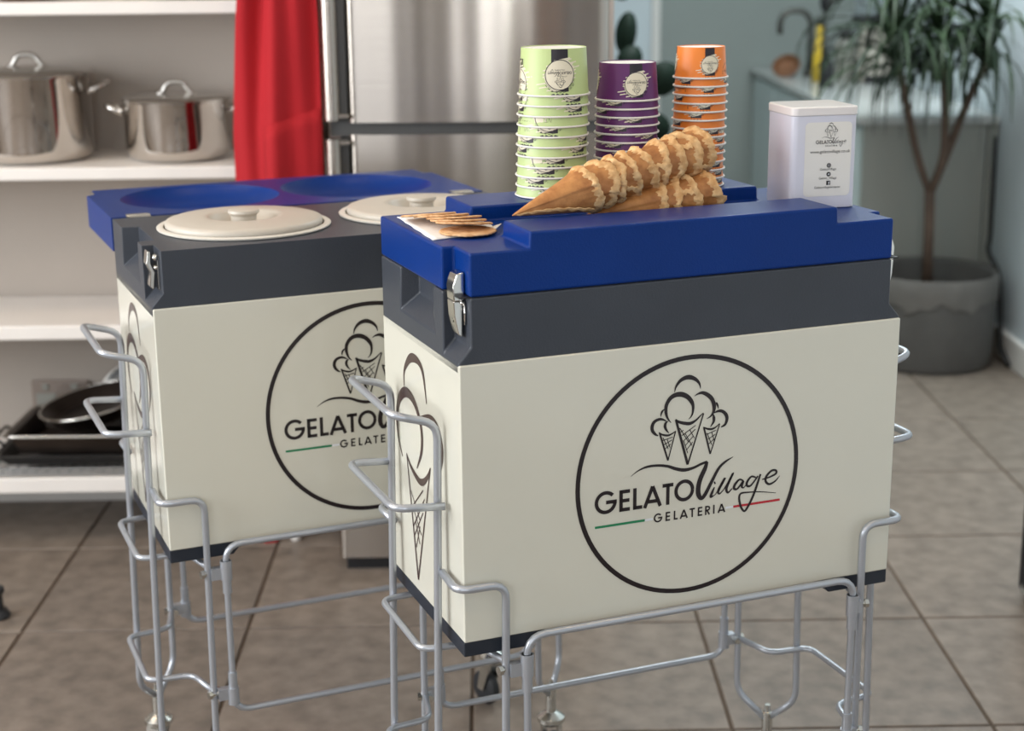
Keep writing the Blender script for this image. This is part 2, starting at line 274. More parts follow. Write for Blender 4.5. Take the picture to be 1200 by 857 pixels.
# ---------------- the room
def tagk(o): o['kind'] = 'structure'; return o
fl = tagk(put('floor', bx(-3.2, 1.8, -2.6, 7.4, -.06, -.004), 'grout'))
tiles = []
for k in range(3):
    me = bpy.data.meshes.new('tile'); bm = bx(-.2215, .2215, -.2215, .2215, -.01, 0)
    bmesh.ops.bevel(bm, geom=[e for e in bm.edges if all(v.co.z > -.001 for v in e.verts)], offset=.0015, segments=1, affect='EDGES')
    bm.to_mesh(me); bm.free(); me.materials.append(TILES[k]); tiles.append(me)
for i in range(-6, 5):
    for j in range(-10, 11):
        x = -.0449+.225+i*.45; y = 2.4675+.225+j*.45
        if x > 1.8 or x < -3: continue
        o = bpy.data.objects.new('floor_tile', tiles[(i*7+j*3) % 3]); C.objects.link(o); o.location = (x, y, 0); o.rotation_euler.z = pi/2*((i*3+j) % 4); o.parent = fl
def wall_hole(name, axis, pos, a0, a1, z1, m, holes=(), th=.08):
    """wall in a plane of constant x or y with rectangular window openings"""
    bm = bmesh.new()
    B = (lambda a, b, c, d: box(bm, pos, pos+th, a, b, c, d)) if axis == 'x' else (lambda a, b, c, d: box(bm, a, b, pos, pos+th, c, d))
    cur = a0
    for (h0, h1, hz0, hz1) in holes:
        B(cur, h0, 0, z1); B(h0, h1, 0, hz0); B(h0, h1, hz1, z1); cur = h1
    B(cur, a1, 0, z1)
    return tagk(put(name, bm, m))
ZC = 2.6
wall_hole('wall_back', 'y', 7.3, .2, 1.66, ZC, 'wall')
wall_hole('wall_partition', 'y', 3.70, -3.0, .2, ZC, 'wallbeige')
wall_hole('wall_passage', 'x', .12, 3.78, 7.3, ZC, 'wall', th=.08)
wall_hole('wall_right', 'x', 1.66, -2.4, 7.38, ZC, 'wallblue')
wall_hole('wall_left', 'x', -3.08, -2.4, 3.78, ZC, 'walldim', [(-.1, 2.5, .8, 2.3)])
wall_hole('wall_front', 'y', -2.48, -3.08, 1.74, ZC, 'walldim', [(-2.4, -1.1, .8, 2.3), (-.08, .38, .2, 2.4)])
ceiling = tagk(put('ceiling', bx(-3.1, 1.74, -2.48, 7.38, ZC, ZC+.08), 'ceil'))
def window(name, axis, pos, a0, a1, z0, z1, nx):
    bm = bmesh.new(); t = .035
    B = (lambda a, b, c, d, e=0: box(bm, pos, pos+.05, a, b, c, d)) if axis == 'x' else (lambda a, b, c, d: box(bm, a, b, pos, pos+.05, c, d))
    B(a0, a1, z0, z0+t); B(a0, a1, z1-t, z1)
    for k in range(nx+1): c = a0+(a1-a0-t)*k/nx; B(c, c+t, z0+t, z1-t)
    o = tagk(put(name, bm, 'frame')); return o
window('window_1', 'x', -3.06, -.1, 2.5, .8, 2.3, 3)
window('window_2', 'y', -2.46, -2.4, -1.1, .8, 2.3, 2)
window('window_3', 'y', -2.46, -.08, .38, .2, 2.4, 1)
# white door at the far end, seen past the refrigerator
bm = bx(.30, .735, 7.25, 7.295, 0, 2.05); d1 = tagk(put('door_1', bm, 'wallblue', bevel=.004))
for z0, z1 in ((.2, .95), (1.1, 1.9)): put('door_panel', bx(.36, .675, 7.24, 7.252, z0, z1), 'wallblue', d1, bevel=.004)
bm = bx(.735, .775, 7.235, 7.3, 0, 2.1); tagk(put('trim_1', bm, 'white', bevel=.004))
tagk(put('baseboard_right', bx(1.638, 1.66, -2.4, 7.3, 0, .095), 'white', bevel=.006))
tagk(put('baseboard_back', bx(.78, 1.12, 7.28, 7.3, 0, .095), 'white', bevel=.006))
tagk(put('baseboard_partition', bx(-3, -.4, 3.685, 3.70, 0, .09), 'white', bevel=.004))
for i, (x, y) in enumerate(((-1.1, 2.3), (-.2, 2.5), (-.9, 1.0), (.3, .8), (-1.8, 2.6), (.8, 1.9))):
    t = put('downlight_ring', lt([(.035, -.001), (.052, -.001), (.052, -.008), (.035, -.01)], 24, caps=False), 'white', ceiling, autos=30); t.location = (x, y, ZC)
    put('lamp_disc', lt([(.0, -.004), (.036, -.004), (.036, -.005), (0.0, -.006)], 24, caps=False), 'lamp', t)
    l = bpy.data.lights.new('downlight', 'AREA'); l.shape = 'DISK'; l.size = .07; l.energy = 3.2; l.color = (1, .72, .45)
    lo = bpy.data.objects.new('downlight', l); C.objects.link(lo); lo.location = (0, 0, -.012); lo.parent = t

# ---------------- shelving with its things
SH = 3.375
sh = empty('shelving_unit', (-1.1, SH, 0), 0, 'white open shelving unit against the beige wall, holding pots and baking trays', 'shelves')
def loc(o, x, y, z=0): return o
X0, Y0 = -1.1, SH
for z0, z1 in ((.130, .1664), (.4847, .5173), (.8354, .8627), (1.18, 1.208), (1.53, 1.56)):
    put('shelf_board', bx(-1.9-X0, -.395-X0, 0, .312, z0, z1), 'shelf', sh, bevel=.004)
for x in (-1.93, -.395): put('side_panel', bx(x-X0, x+.022-X0, .02, .312, .131, 1.62), 'shelf', sh, bevel=.003)
put('shelf_foot', lt([(.011, 0), (.012, .004), (.009, .02), (.009, .131)], 16, (-.456-X0, .03, 0)), 'white', sh, autos=40)

def lidded_pot(name, x, y, z, r, h, lidh, hw, ang, label, sw):
    t = empty(name, (x, y, z), ang, label, 'cooking pot')
    lathe_p = [(r*.55, 0), (r*.86, .002), (r*.95, .010), (r, .03), (r, h-.006), (r*1.025, h-.002), (r*1.025, h+.001)]
    put('pot_body', lt(lathe_p, 48), 'pot_steel', t, autos=50)
    put('pot_lid', lt([(r*1.02, h+.001), (r*1.03, h+.004), (r*.98, h+.008), (r*.7, h+lidh*.7), (r*.3, h+lidh), (.002, h+lidh+.001)], 48), 'pot_lid', t, autos=50)
    zt = h+lidh*.8
    put('lid_handle', tb([(-hw, 0, zt), (-hw*.74, 0, zt+hw*.12), (-hw*.42, 0, zt+hw*.68), (hw*.42, 0, zt+hw*.68), (hw*.74, 0, zt+hw*.12), (hw, 0, zt)], .0055, rad=.02), 'pot_lid', t, smooth=True)
    for s in (-1, 1):
        zz = h*.80
        put('side_handle', tb([(s*r*.98, -sw, zz), (s*(r+.035), -sw*.8, zz+.016), (s*(r+.035), sw*.8, zz+.016), (s*r*.98, sw, zz)], .006, rad=.02), 'pot_steel', t, smooth=True)
    return t
lidded_pot('stockpot', -1.012, 3.53, .8627, .133, .186, .018, .042, .12, 'tall polished steel stockpot with lid, on the middle shelf at the left', .045)
lidded_pot('casserole_pot', -.688, 3.52, .8627, .115, .13, .012, .04, .1, 'wide low polished steel casserole pot with lid, beside the red apron', .035)
t = empty('roasting_tin', (-.93, 3.5, .215), R(-1), 'brown-black deep roasting tin on top of the baking trays', 'baking tin')
def tray(name, parent, w_, d_, h_, m, z=0):
    bm = bmesh.new(); t_ = .003; f = 1.12
    def ring(a, b, zz): return [bm.verts.new(p) for p in ((-a, -b, zz), (a, -b, zz), (a, b, zz), (-a, b, zz))]
    rs = [ring(w_/f/2, d_/f/2, z), ring(w_/2, d_/2, z+h_-.004), ring(w_/2+.012, d_/2+.012, z+h_), ring(w_/2+.012, d_/2+.012, z+h_+.003), ring(w_/2-.002, d_/2-.002, z+h_+.001), ring(w_/f/2-.003, d_/f/2-.003, z+.004)]
    bm.faces.new(rs[0][::-1]); bm.faces.new(rs[-1])
    for a, b in zip(rs, rs[1:]):
        for i in range(4): bm.faces.new((a[i], a[(i+1) % 4], b[(i+1) % 4], b[i]))
    return put(name, bm, m, parent, bevel=.004)
tray('tin_body', t, .30, .22, .045, 'tray'); 
put('rim_wire', tb([(-.163, -.123, .047), (.163, -.123, .047), (.163, .123, .047), (-.163, .123, .047)], .004, 8, True, .03), 'pot_lid', t, smooth=True)
t = empty('baking_tray', (-.93, 3.52, .187), 0, 'broad black baking tray under the roasting tin', 'baking tray'); tray('tray_body', t, .37, .25, .025, 'nonstick')
put('end_handle', tb([(-.19, -.05, .027), (-.215, -.05, .045), (-.215, .05, .045), (-.19, .05, .027)], .004, rad=.015), 'tray', t, smooth=True)
t = empty('cooling_rack', (-.93, 3.5, .1664), 0, 'grey wire cooling rack lowest in the pile on the bottom shelf', 'cooling rack')
put('rack_border', tb([(-.21, -.115, .008), (.21, -.115, .008), (.21, .125, .008), (-.21, .125, .008)], .003, 8, True, .02), 'rack', t, smooth=True)
put('rack_border', tb([(-.205, -.11, .016), (.205, -.11, .016), (.205, .12, .016), (-.205, .12, .016)], .003, 8, True, .02), 'rack', t, smooth=True)
bm = bmesh.new()
for k in range(17): tube(bm, [(-.20+.025*k, -.115, .012), (-.20+.025*k, .125, .012)], .0015, 5)
put('rack_wires', bm, 'rack', t, kind='stuff')
t = empty('frying_pan', (-.915, 3.51, .272), 0, 'dark frying pan with a steel rim, tilted on top of the roasting tin', 'frying pan'); t.rotation_euler = (R(4), R(-10), 0)
put('pan_body', lt([(.085, 0), (.098, .008), (.12, .034), (.123, .036), (.121, .038), (.115, .034), (.093, .009), (.0, .007)], 40), 'tray', t, autos=40)
put('pan_rim', tb([(.122*cos(a*pi/16), .122*sin(a*pi/16), .0375) for a in range(32)], .0028, 6, True), 'chrome', t, smooth=True)
put('pan_handle', tb([(.10, -.04, .03), (.16, -.09, .045), (.23, -.13, .05)], [.008, .009, .008], 8), 'nonstick', t, smooth=True)
t = empty('glass_pan_lid', (-.845, 3.63, .17), 0, 'round glass pan lid with steel rim standing behind the trays', 'pan lid'); t.rotation_euler = (R(78), 0, R(10))
put('lid_glass', lt([(.002, .016), (.05, .012), (.09, .002), (.09, 0), (.05, .010), (.002, .014)], 32, (0, .1, 0)), 'glass', t, smooth=True)
put('lid_rim', tb([(.092*cos(a*pi/16), .1+.092*sin(a*pi/16), 0) for a in range(32)], .003, 6, True), 'chrome', t, smooth=True)
put('lid_knob', lt([(.006, .014), (.006, .03), (.016, .034), (.014, .042)], 16, (0, .1, 0)), 'black', t, autos=30)
t = empty('wall_socket', (-1.045, 3.698, .265), 0, 'brushed brown metal double socket plate on the wall above the bottom shelf', 'wall socket')
put('socket_plate', bx(-.07, .07, -.010, 0, -.043, .043), 'socket', t, bevel=.004)
for s in (-.035, .035):
    put('socket_face', bx(s-.024, s+.024, -.012, -.009, -.028, .012), 'grey', t, bevel=.002); put('switch', bx(s-.008, s+.008, -.014, -.009, .02, .036), 'grey', t, bevel=.002)
t = empty('brown_bowl', (-.98, 3.47, 1.208), 0, 'brown patterned bowl on the upper shelf, only its base showing at the left', 'bowl')
put('bowl_body', lt([(.04, 0), (.062, .003), (.10, .03), (.11, .055), (.106, .056), (.09, .03), (.05, .008), (0.001, .007)], 36), 'copper', t, autos=50)
t = empty('dark_pan', (-.62, 3.46, 1.208), 0, 'dark pan on the upper shelf, only its base showing above the casserole', 'pan')
put('pan_body', lt([(.05, 0), (.072, .003), (.09, .03), (.092, .06), (.088, .06), (.086, .03), (.07, .008), (0.001, .007)], 36), 'nonstick', t, autos=50)
put('pan_handle', tb([(.09, 0, .05), (.16, -.02, .06), (.2, -.03, .062)], .007, 8), 'nonstick', t, smooth=True)
t = empty('red_dustpan', (-.515, 3.40, 0), R(20), 'small red plastic dustpan lying on the floor under the shelves', 'dustpan')
bm = bmesh.new(); prism(bm, [(-.03, -.03), (.03, -.03), (.04, .04), (-.04, .04)], 0, .012); put('pan_body', bm, 'red', t, bevel=.003)
put('grip', tb([(0, .03, .01), (0, .10, .02)], .008, 8), 'red', t, smooth=True); t.scale = (.45, .6, .8)

# ---------------- red apron on a hook
t = empty('red_apron', (-.425, 3.2, 0), 0, 'red cotton apron with a pocket hanging beside the refrigerator', 'apron')
NX, NZ = 36, 46
def ap(u, v):   # v 0 top 1 bottom
    z = 1.62-v*1.17
    k = max(0, min(1, (1.62-z)/.45)); xl = -.04-.025*k**.6-.028*max(0, 1.25-z)/.35; xr = .06+.028*k**.6
    if z < .95: xl = -.04-.025-.028*(.30/.35)-.02*(.95-z)
    x = xl+(xr-xl)*u
    f = .012*sin(u*9+.8*sin(z*3))*(.5+.5*k)+.008*sin(u*19+z*2.2)+.010*sin(z*4+u*3)
    return Vector((x, f-.008, z))
bm = bmesh.new(); g = [[bm.verts.new(ap(i/NX, j/NZ)) for i in range(NX+1)] for j in range(NZ+1)]
for j in range(NZ):
    for i in range(NX): bm.faces.new((g[j][i], g[j][i+1], g[j+1][i+1], g[j+1][i]))
o = put('apron_cloth', bm, 'apron', t, smooth=True); s = o.modifiers.new('thick', 'SOLIDIFY'); s.thickness = .002
bm = bmesh.new(); g = [[None]*(11) for _ in range(15)]
for j in range(15):
    for i in range(11):
        u = .35+.63*i/10; z = .965+.035*(i/10)-.42*j/14; v = (1.62-z)/1.17
        p = ap(u, v); g[j][i] = bm.verts.new(p+Vector((0, -.006, 0)))
for j in range(14):
    for i in range(10): bm.faces.new((g[j][i], g[j][i+1], g[j+1][i+1], g[j+1][i]))
o = put('pocket', bm, 'apron', t, smooth=True); s = o.modifiers.new('thick', 'SOLIDIFY'); s.thickness = .003
put('neck_strap', tb([(-.03, 0, 1.61), (.0, .02, 1.70), (.01, .02, 1.70), (.05, 0, 1.61)], .006, 8, rad=.02), 'apron', t, smooth=True)
t = empty('wall_hook', (-.42, 3.2, 1.7), 0, 'steel hook on an arm holding the red apron, above the picture', 'hook')
put('hook_arm', tb([(.0, .02, -.01), (.0, .19, -.01)], .005, 8), 'chrome', t, smooth=True)

# ---------------- refrigerator
FX0, FX1, FY = -.333, .243, 3.215
def rr2(x0, x1, y0, y1, r, n=6):
    P = [(x1, y1), (x0, y1)]
    P += [(x0+r-r*cos(pi/2*k/n), y0+r-r*sin(pi/2*k/n)) for k in range(n+1)] + [(x1-r+r*sin(pi/2*k/n), y0+r-r*cos(pi/2*k/n)) for k in range(n+1)]
    return P
t = empty('refrigerator', ((FX0+FX1)/2, FY, 0), 0, 'large brushed stainless steel refrigerator with an upper and a lower door', 'refrigerator')
hw = (FX1-FX0)/2
put('cabinet_body', bx(-hw+.004, hw-.004, .055, .465, .03, 1.75), 'fridgeside', t, bevel=.004)
put('kick_plate', bx(-hw+.01, hw-.01, .01, .06, 0.0, .032), 'black', t)
bm = bmesh.new(); prism(bm, rr2(-hw-.004, hw, -.010, .06, .018), .032, .186); bottom = put('bottom_panel', bm, 'fridge', t, autos=40)
def grain(o):
    uv = o.data.uv_layers.new(name='grain')
    for lp in o.data.loops: v = o.data.vertices[lp.vertex_index].co; uv.data[lp.index].uv = (v.z, v.x)
    return o
def door(z0, z1):
    pts = []; n = 90; r = .018
    for k in range(n+1):
        u = k/n; x = -hw+.045+(2*hw-.045)*u; b = -.012*(1-(2*u-1)**2)+.0006*sin(u*13+2)+.0001*sin(u*57+1)
        e = min(x-(-hw+.045), hw-x); rr = .016
        if e < rr: b += rr-math.sqrt(max(0, rr*rr-(rr-e)**2))
        pts.append((x, b))
    pts += [(hw, .05), (-hw+.045, .05)]
    bm = bmesh.new(); prism(bm, pts, z0, z1); return grain(put('door', bm, 'fridge', t, autos=40))
d = door(.19, .944); tag(d, 'lower steel door'); d2 = door(.968, 1.74); tag(d2, 'upper steel door')
for z0, z1, dd in ((.195, .936, d), (.974, 1.735, d2)):
    grain(put('handle_bar', lt([(.0155, z0), (.0155, z1)], 20, (-hw+.016, -.006, 0)), 'fridge', dd, autos=40))
    put('handle_groove', bx(-hw+.03, -hw+.047, .004, .05, z0, z1), 'fridgedark', dd)
    for z in (z0+.004, z1-.012): grain(put('handle_bracket', bx(-hw+.004, -hw+.05, -.012, .03, z, z+.008), 'fridge', dd, bevel=.002))
grain(bottom)
put('gap_strip', bx(-hw+.01, hw-.006, .012, .06, .94, .972), 'fridgedark', t)
put('edge_trim', bx(hw-.002, hw+.010, .02, .058, .06, 1.74), 'fridgeside', t, bevel=.002)

# ---------------- counter, its things
t = empty('kitchen_counter', (1.40, 6.2, 0), 0, 'pale kitchen counter with a grey-green end panel, running along the right wall', 'kitchen counter')
put('counter_base', bx(-.185, .255, -1.05, 1.09, .08, .735), 'counter', t, bevel=.003)
put('plinth', bx(-.15, .255, -1.02, 1.09, 0, .085), 'grey', t)
put('end_panel', bx(-.185, .215, -1.068, -1.05, .01, .735), 'cabinet', t, bevel=.003)
put('end_post', bx(.222, .255, -1.068, -1.05, .01, .735), 'cabinet', t, bevel=.002)
put('worktop', bx(-.21, .255, -1.08, 1.09, .736, .762), 'worktop', t, bevel=.004)
for k in range(4): put('cabinet_door', bx(-.20, -.185, -1.03+.52*k, -.53+.52*k, .09, .725), 'counter', t, bevel=.003)
Z = .762
t = empty('kitchen_tap', (1.36, 6.78, Z), 0, 'dark curved kitchen tap standing at the sink on the counter', 'tap')
put('tap_spout', tb([(0, 0, 0), (0, 0, .23), (-.03, 0, .27), (-.10, 0, .27), (-.13, 0, .235), (-.13, 0, .175)], .013, 10, rad=.05), 'tap', t, smooth=True)
put('tap_base', lt([(.028, 0), (.028, .02), (.018, .03)], 20), 'tap', t, autos=30); put('tap_lever', tb([(0, 0, .08), (.06, 0, .12)], .006, 8), 'tap', t, smooth=True)
t = empty('spray_hose_tap', (1.40, 6.70, Z), 0, 'tall spring spray arm arching over the counter behind the yellow brush', 'tap')
put('hose_arm', tb([(0, 0, 0), (0, 0, .28), (.05, -.02, .34), (.16, -.05, .38), (.25, -.07, .33), (.28, -.08, .22)], .010, 10, rad=.08), 'tap', t, smooth=True)
put('spray_head', lt([(.012, 0), (.022, .03), (.020, .06), (.012, .07)], 16, (0, 0, .27)), 'black', t, autos=40)
t = empty('yellow_brush', (1.335, 6.5, Z), 0, 'yellow long-handled washing-up brush standing next to the black bottle', 'brush')
put('brush_handle', tb([(0, 0, 0.0), (0.0, 0, .1), (.006, 0, .23)], [.022, .018, .013], 12), 'yellow', t, smooth=True); put('brush_head', lt([(.018, .225), (.022, .235), (.02, .25), (.01, .255)], 14, (.006, 0, 0)), 'tap', t, autos=40)
t = empty('soap_bottle', (1.315, 6.22, Z), 0, 'black pump soap bottle on the counter', 'bottle')
put('bottle_body', lt([(.024, 0), (.027, .005), (.027, .085), (.02, .10), (.009, .108), (.009, .12)], 20), 'black', t, autos=40); put('pump', tb([(0, 0, .12), (0, 0, .15), (.03, 0, .15)], .006, 8, rad=.01), 'black', t, smooth=True)
t = empty('wooden_bowl', (1.26, 6.75, Z), 0, 'brown wooden bowl tipped on its side at the sink', 'bowl'); t.rotation_euler = (R(40), R(-25), 0); t.location.z = Z+.035
put('bowl_body', lt([(.02, -.02), (.045, -.012), (.06, .02), (.056, .022), (.04, -.006), (.001, -.012)], 28), 'wood', t, autos=50)
t = empty('grey_canister', (1.46, 6.55, Z), 0, 'grey canister with a dark neck on the counter', 'canister')
put('canister_body', lt([(.04, 0), (.042, .006), (.042, .15), (.03, .165)], 24), 'grey', t, autos=40); put('canister_cap', lt([(.024, .165), (.024, .20), (.02, .205)], 20), 'black', t, autos=40)
t = empty('coffee_machine', (1.545, 6.45, Z), 0, 'beige boxy coffee machine with a dark top at the right end of the counter', 'coffee machine')
put('machine_body', bx(-.05, .07, -.06, .06, 0, .235), 'panlid', t, bevel=.008); put('machine_top', bx(-.075, .075, -.065, .065, .236, .262), 'black', t, bevel=.006); put('drip_tray', bx(-.045, .06, -.09, -.061, 0, .03), 'black', t, bevel=.003)

# ---------------- plants
PX, PY = 1.400, 4.92
t = empty('potted_palm', (PX, PY, 0), 0, 'tall dragon tree with drooping thin leaves in a wide grey pot', 'potted plant')
def jig(i, k): return 0
put('pot', lt([(.18, 0), (.196, .006), (.203, .04), (.207, .24), (.207, .292), (.200, .297), (.193, .292), (.19, .22), (.188, .20)], 48, caps=False), 'potgrey', t, autos=50)
bm = bmesh.new(); n = 64
rr = [[bm.verts.new(((.2095+.003*q)*cos(2*pi*i/n), (.2095+.003*q)*sin(2*pi*i/n), z_ if q else .215+.012*sin(i*.7)+.008*sin(i*1.9))) for i in range(n)] for q, z_ in ((0, 0), (.6, .25), (.8, .294), (-.2, .301))]
for a, b in zip(rr, rr[1:]):
    for i in range(n): bm.faces.new((a[i], a[(i+1) % n], b[(i+1) % n], b[i]))
put('pot_rim', bm, 'potrim', t, smooth=True)
put('soil', lt([(.19, .20), (.12, .215), (.001, .22)], 32), 'soil', t, smooth=True)
tk = put('trunk', tb([(-.01, 0, .2), (-.013, 0, .40), (-.018, 0, .55)], [.019, .016, .016], 12), 'trunk', t, smooth=True)
heads = [((-.018, 0, .54), (-.06, .02, .66), (-.095, .02, .80), (-.15, .0, .99)), ((-.018, 0, .54), (.02, -.01, .66), (.015, 0, .82), (-.005, 0, .97)), ((-.018, 0, .54), (.03, .01, .66), (.09, .03, .82), (.155, .03, .98))]
for h in heads: put('branch', tb(fillet(h, .05), .012 if h[1][0] < 0 else .013, 10), 'trunk', t, smooth=True)
leafm = []
for k in range(12):
    L_ = random.uniform(.42, .64); droop = random.uniform(1.1, 1.9); up = R(random.uniform(25, 62)) if k < 9 else R(random.uniform(66, 86)); 
    if k >= 9: droop = random.uniform(.25, .7)
    bm = bmesh.new(); n = 9; a = up; x = z = 0; row = []
    for s in range(n+1):
        u = s/n; wd = .0085*(min(1, .35+u*3))*(1-u**2.2)+.0006
        tw = sin(u*3+k)*.3
        row.append((bm.verts.new((x, -wd*cos(tw), z-wd*sin(tw))), bm.verts.new((x, 0, z-.0012)), bm.verts.new((x, wd*cos(tw), z+wd*sin(tw)))))
        x += cos(a)*L_/n; z += sin(a)*L_/n; a -= droop*2.0/n*(.6+u)
        a = max(a, -1.5)
    for p, q in zip(row, row[1:]): bm.faces.new((p[0], p[1], q[1], q[0])); bm.faces.new((p[1], p[2], q[2], q[1]))
    me = bpy.data.meshes.new('palm_leaf'); bm.to_mesh(me); bm.free(); me.materials.append(MT['plant' if k % 3 else 'plant2']); me.polygons.foreach_set('use_smooth', [True]*len(me.polygons)); leafm.append(me)
for hi, h in enumerate(heads):
    top = Vector(h[-1])
    for k in range(74):
        o = bpy.data.objects.new('leaf', leafm[random.randrange(9) if k % 6 else random.randrange(9, 12)]); C.objects.link(o); o.parent = t
        azl = (k*2.399+hi) % (2*pi)
        if PX+top.x+cos(azl)*.30 > 1.63: azl = pi-azl+random.uniform(-.3, .3)
        o.location = top+Vector((random.uniform(-.008, .008), random.uniform(-.008, .008), random.uniform(-.09, .05))); o.rotation_euler = (0, random.uniform(-.15, .15), azl); s = random.uniform(.8, 1.08); o.scale = (s, s, s)
# rubber plant behind the refrigerator
t = empty('rubber_plant', (.40, 4.6, 0), 0, 'dark round-leaved rubber plant half hidden behind the refrigerator', 'potted plant')
put('plant_pot', lt([(.09, 0), (.10, .01), (.12, .22), (.11, .225), (.105, .20), (0.001, .20)], 28), 'potgrey', t, autos=40)
put('stem', tb([(0, 0, .2), (.0, 0, .6), (-.01, 0, 1.1)], .009, 8), 'trunk', t, smooth=True)
def rleaf(c, a, b, rot, tilt):
    bm = bmesh.new(); n = 24; cv = bm.verts.new((0, 0, 0)); ring = [bm.verts.new((a*cos(2*pi*i/n), 0.012*abs(cos(2*pi*i/n)), b*sin(2*pi*i/n)*(1+.0*i))) for i in range(n)]
    for i in range(n): bm.faces.new((cv, ring[i], ring[(i+1) % n]))
    o = put('leaf', bm, 'rubberplant', t, smooth=True); o.location = (c[0]-.40, c[1]-4.6, c[2]); o.rotation_euler = (tilt, rot, .2)
    s = o.modifiers.new('thick', 'SOLIDIFY'); s.thickness = .002
rleaf((.395, 4.58, 1.065), .032, .062, R(5), .1); rleaf((.405, 4.57, .99), .038, .045, R(30), -.1); rleaf((.50, 4.6, .935), .058, .05, R(-10), .1); rleaf((.34, 4.62, .9), .05, .08, R(-40), .1); rleaf((.47, 4.58, .80), .06, .045, R(20), .1); rleaf((.36, 4.56, 1.22), .04, .07, R(-30), .1)
# black cable behind the pot, black chair at the right edge
o = put('black_cable', tb([(1.628, 5.08, .70), (1.628, 5.06, .36), (1.60, 5.0, .345), (1.625, 4.93, .28), (1.632, 4.9, .05), (1.63, 4.8, .012)], .008, 8, rad=.04), 'black', None, smooth=True); tag(o, 'thick black cable hanging down the corner behind the grey pot', 'cable')
t = empty('black_case', (1.136, 2.955, 0), R(-20), 'tall black case standing on the tiles at the right edge', 'case')
put('case_body', bx(-.075, .14, -.02, .10, .03, .40), 'black', t, bevel=.015, seg=3); put('case_foot', bx(-.06, -.03, .0, .03, 0, .03), 'rubber', t); put('case_foot', bx(.08, .11, .0, .03, 0, .03), 'rubber', t); put('case_strip', bx(-.07, -.02, -.018, .01, .03, .05), 'grey', t)
t = empty('black_glide', (-1.012, 2.99, 0), 0, 'small black furniture foot on the floor at the far left edge', 'furniture foot')
put('foot_pad', lt([(.022, 0), (.024, .006), (.018, .018)], 20), 'rubber', t, autos=40); put('foot_post', lt([(.012, .018), (.011, .05), (.016, .055), (.016, .065)], 16), 'rubber', t, autos=40)
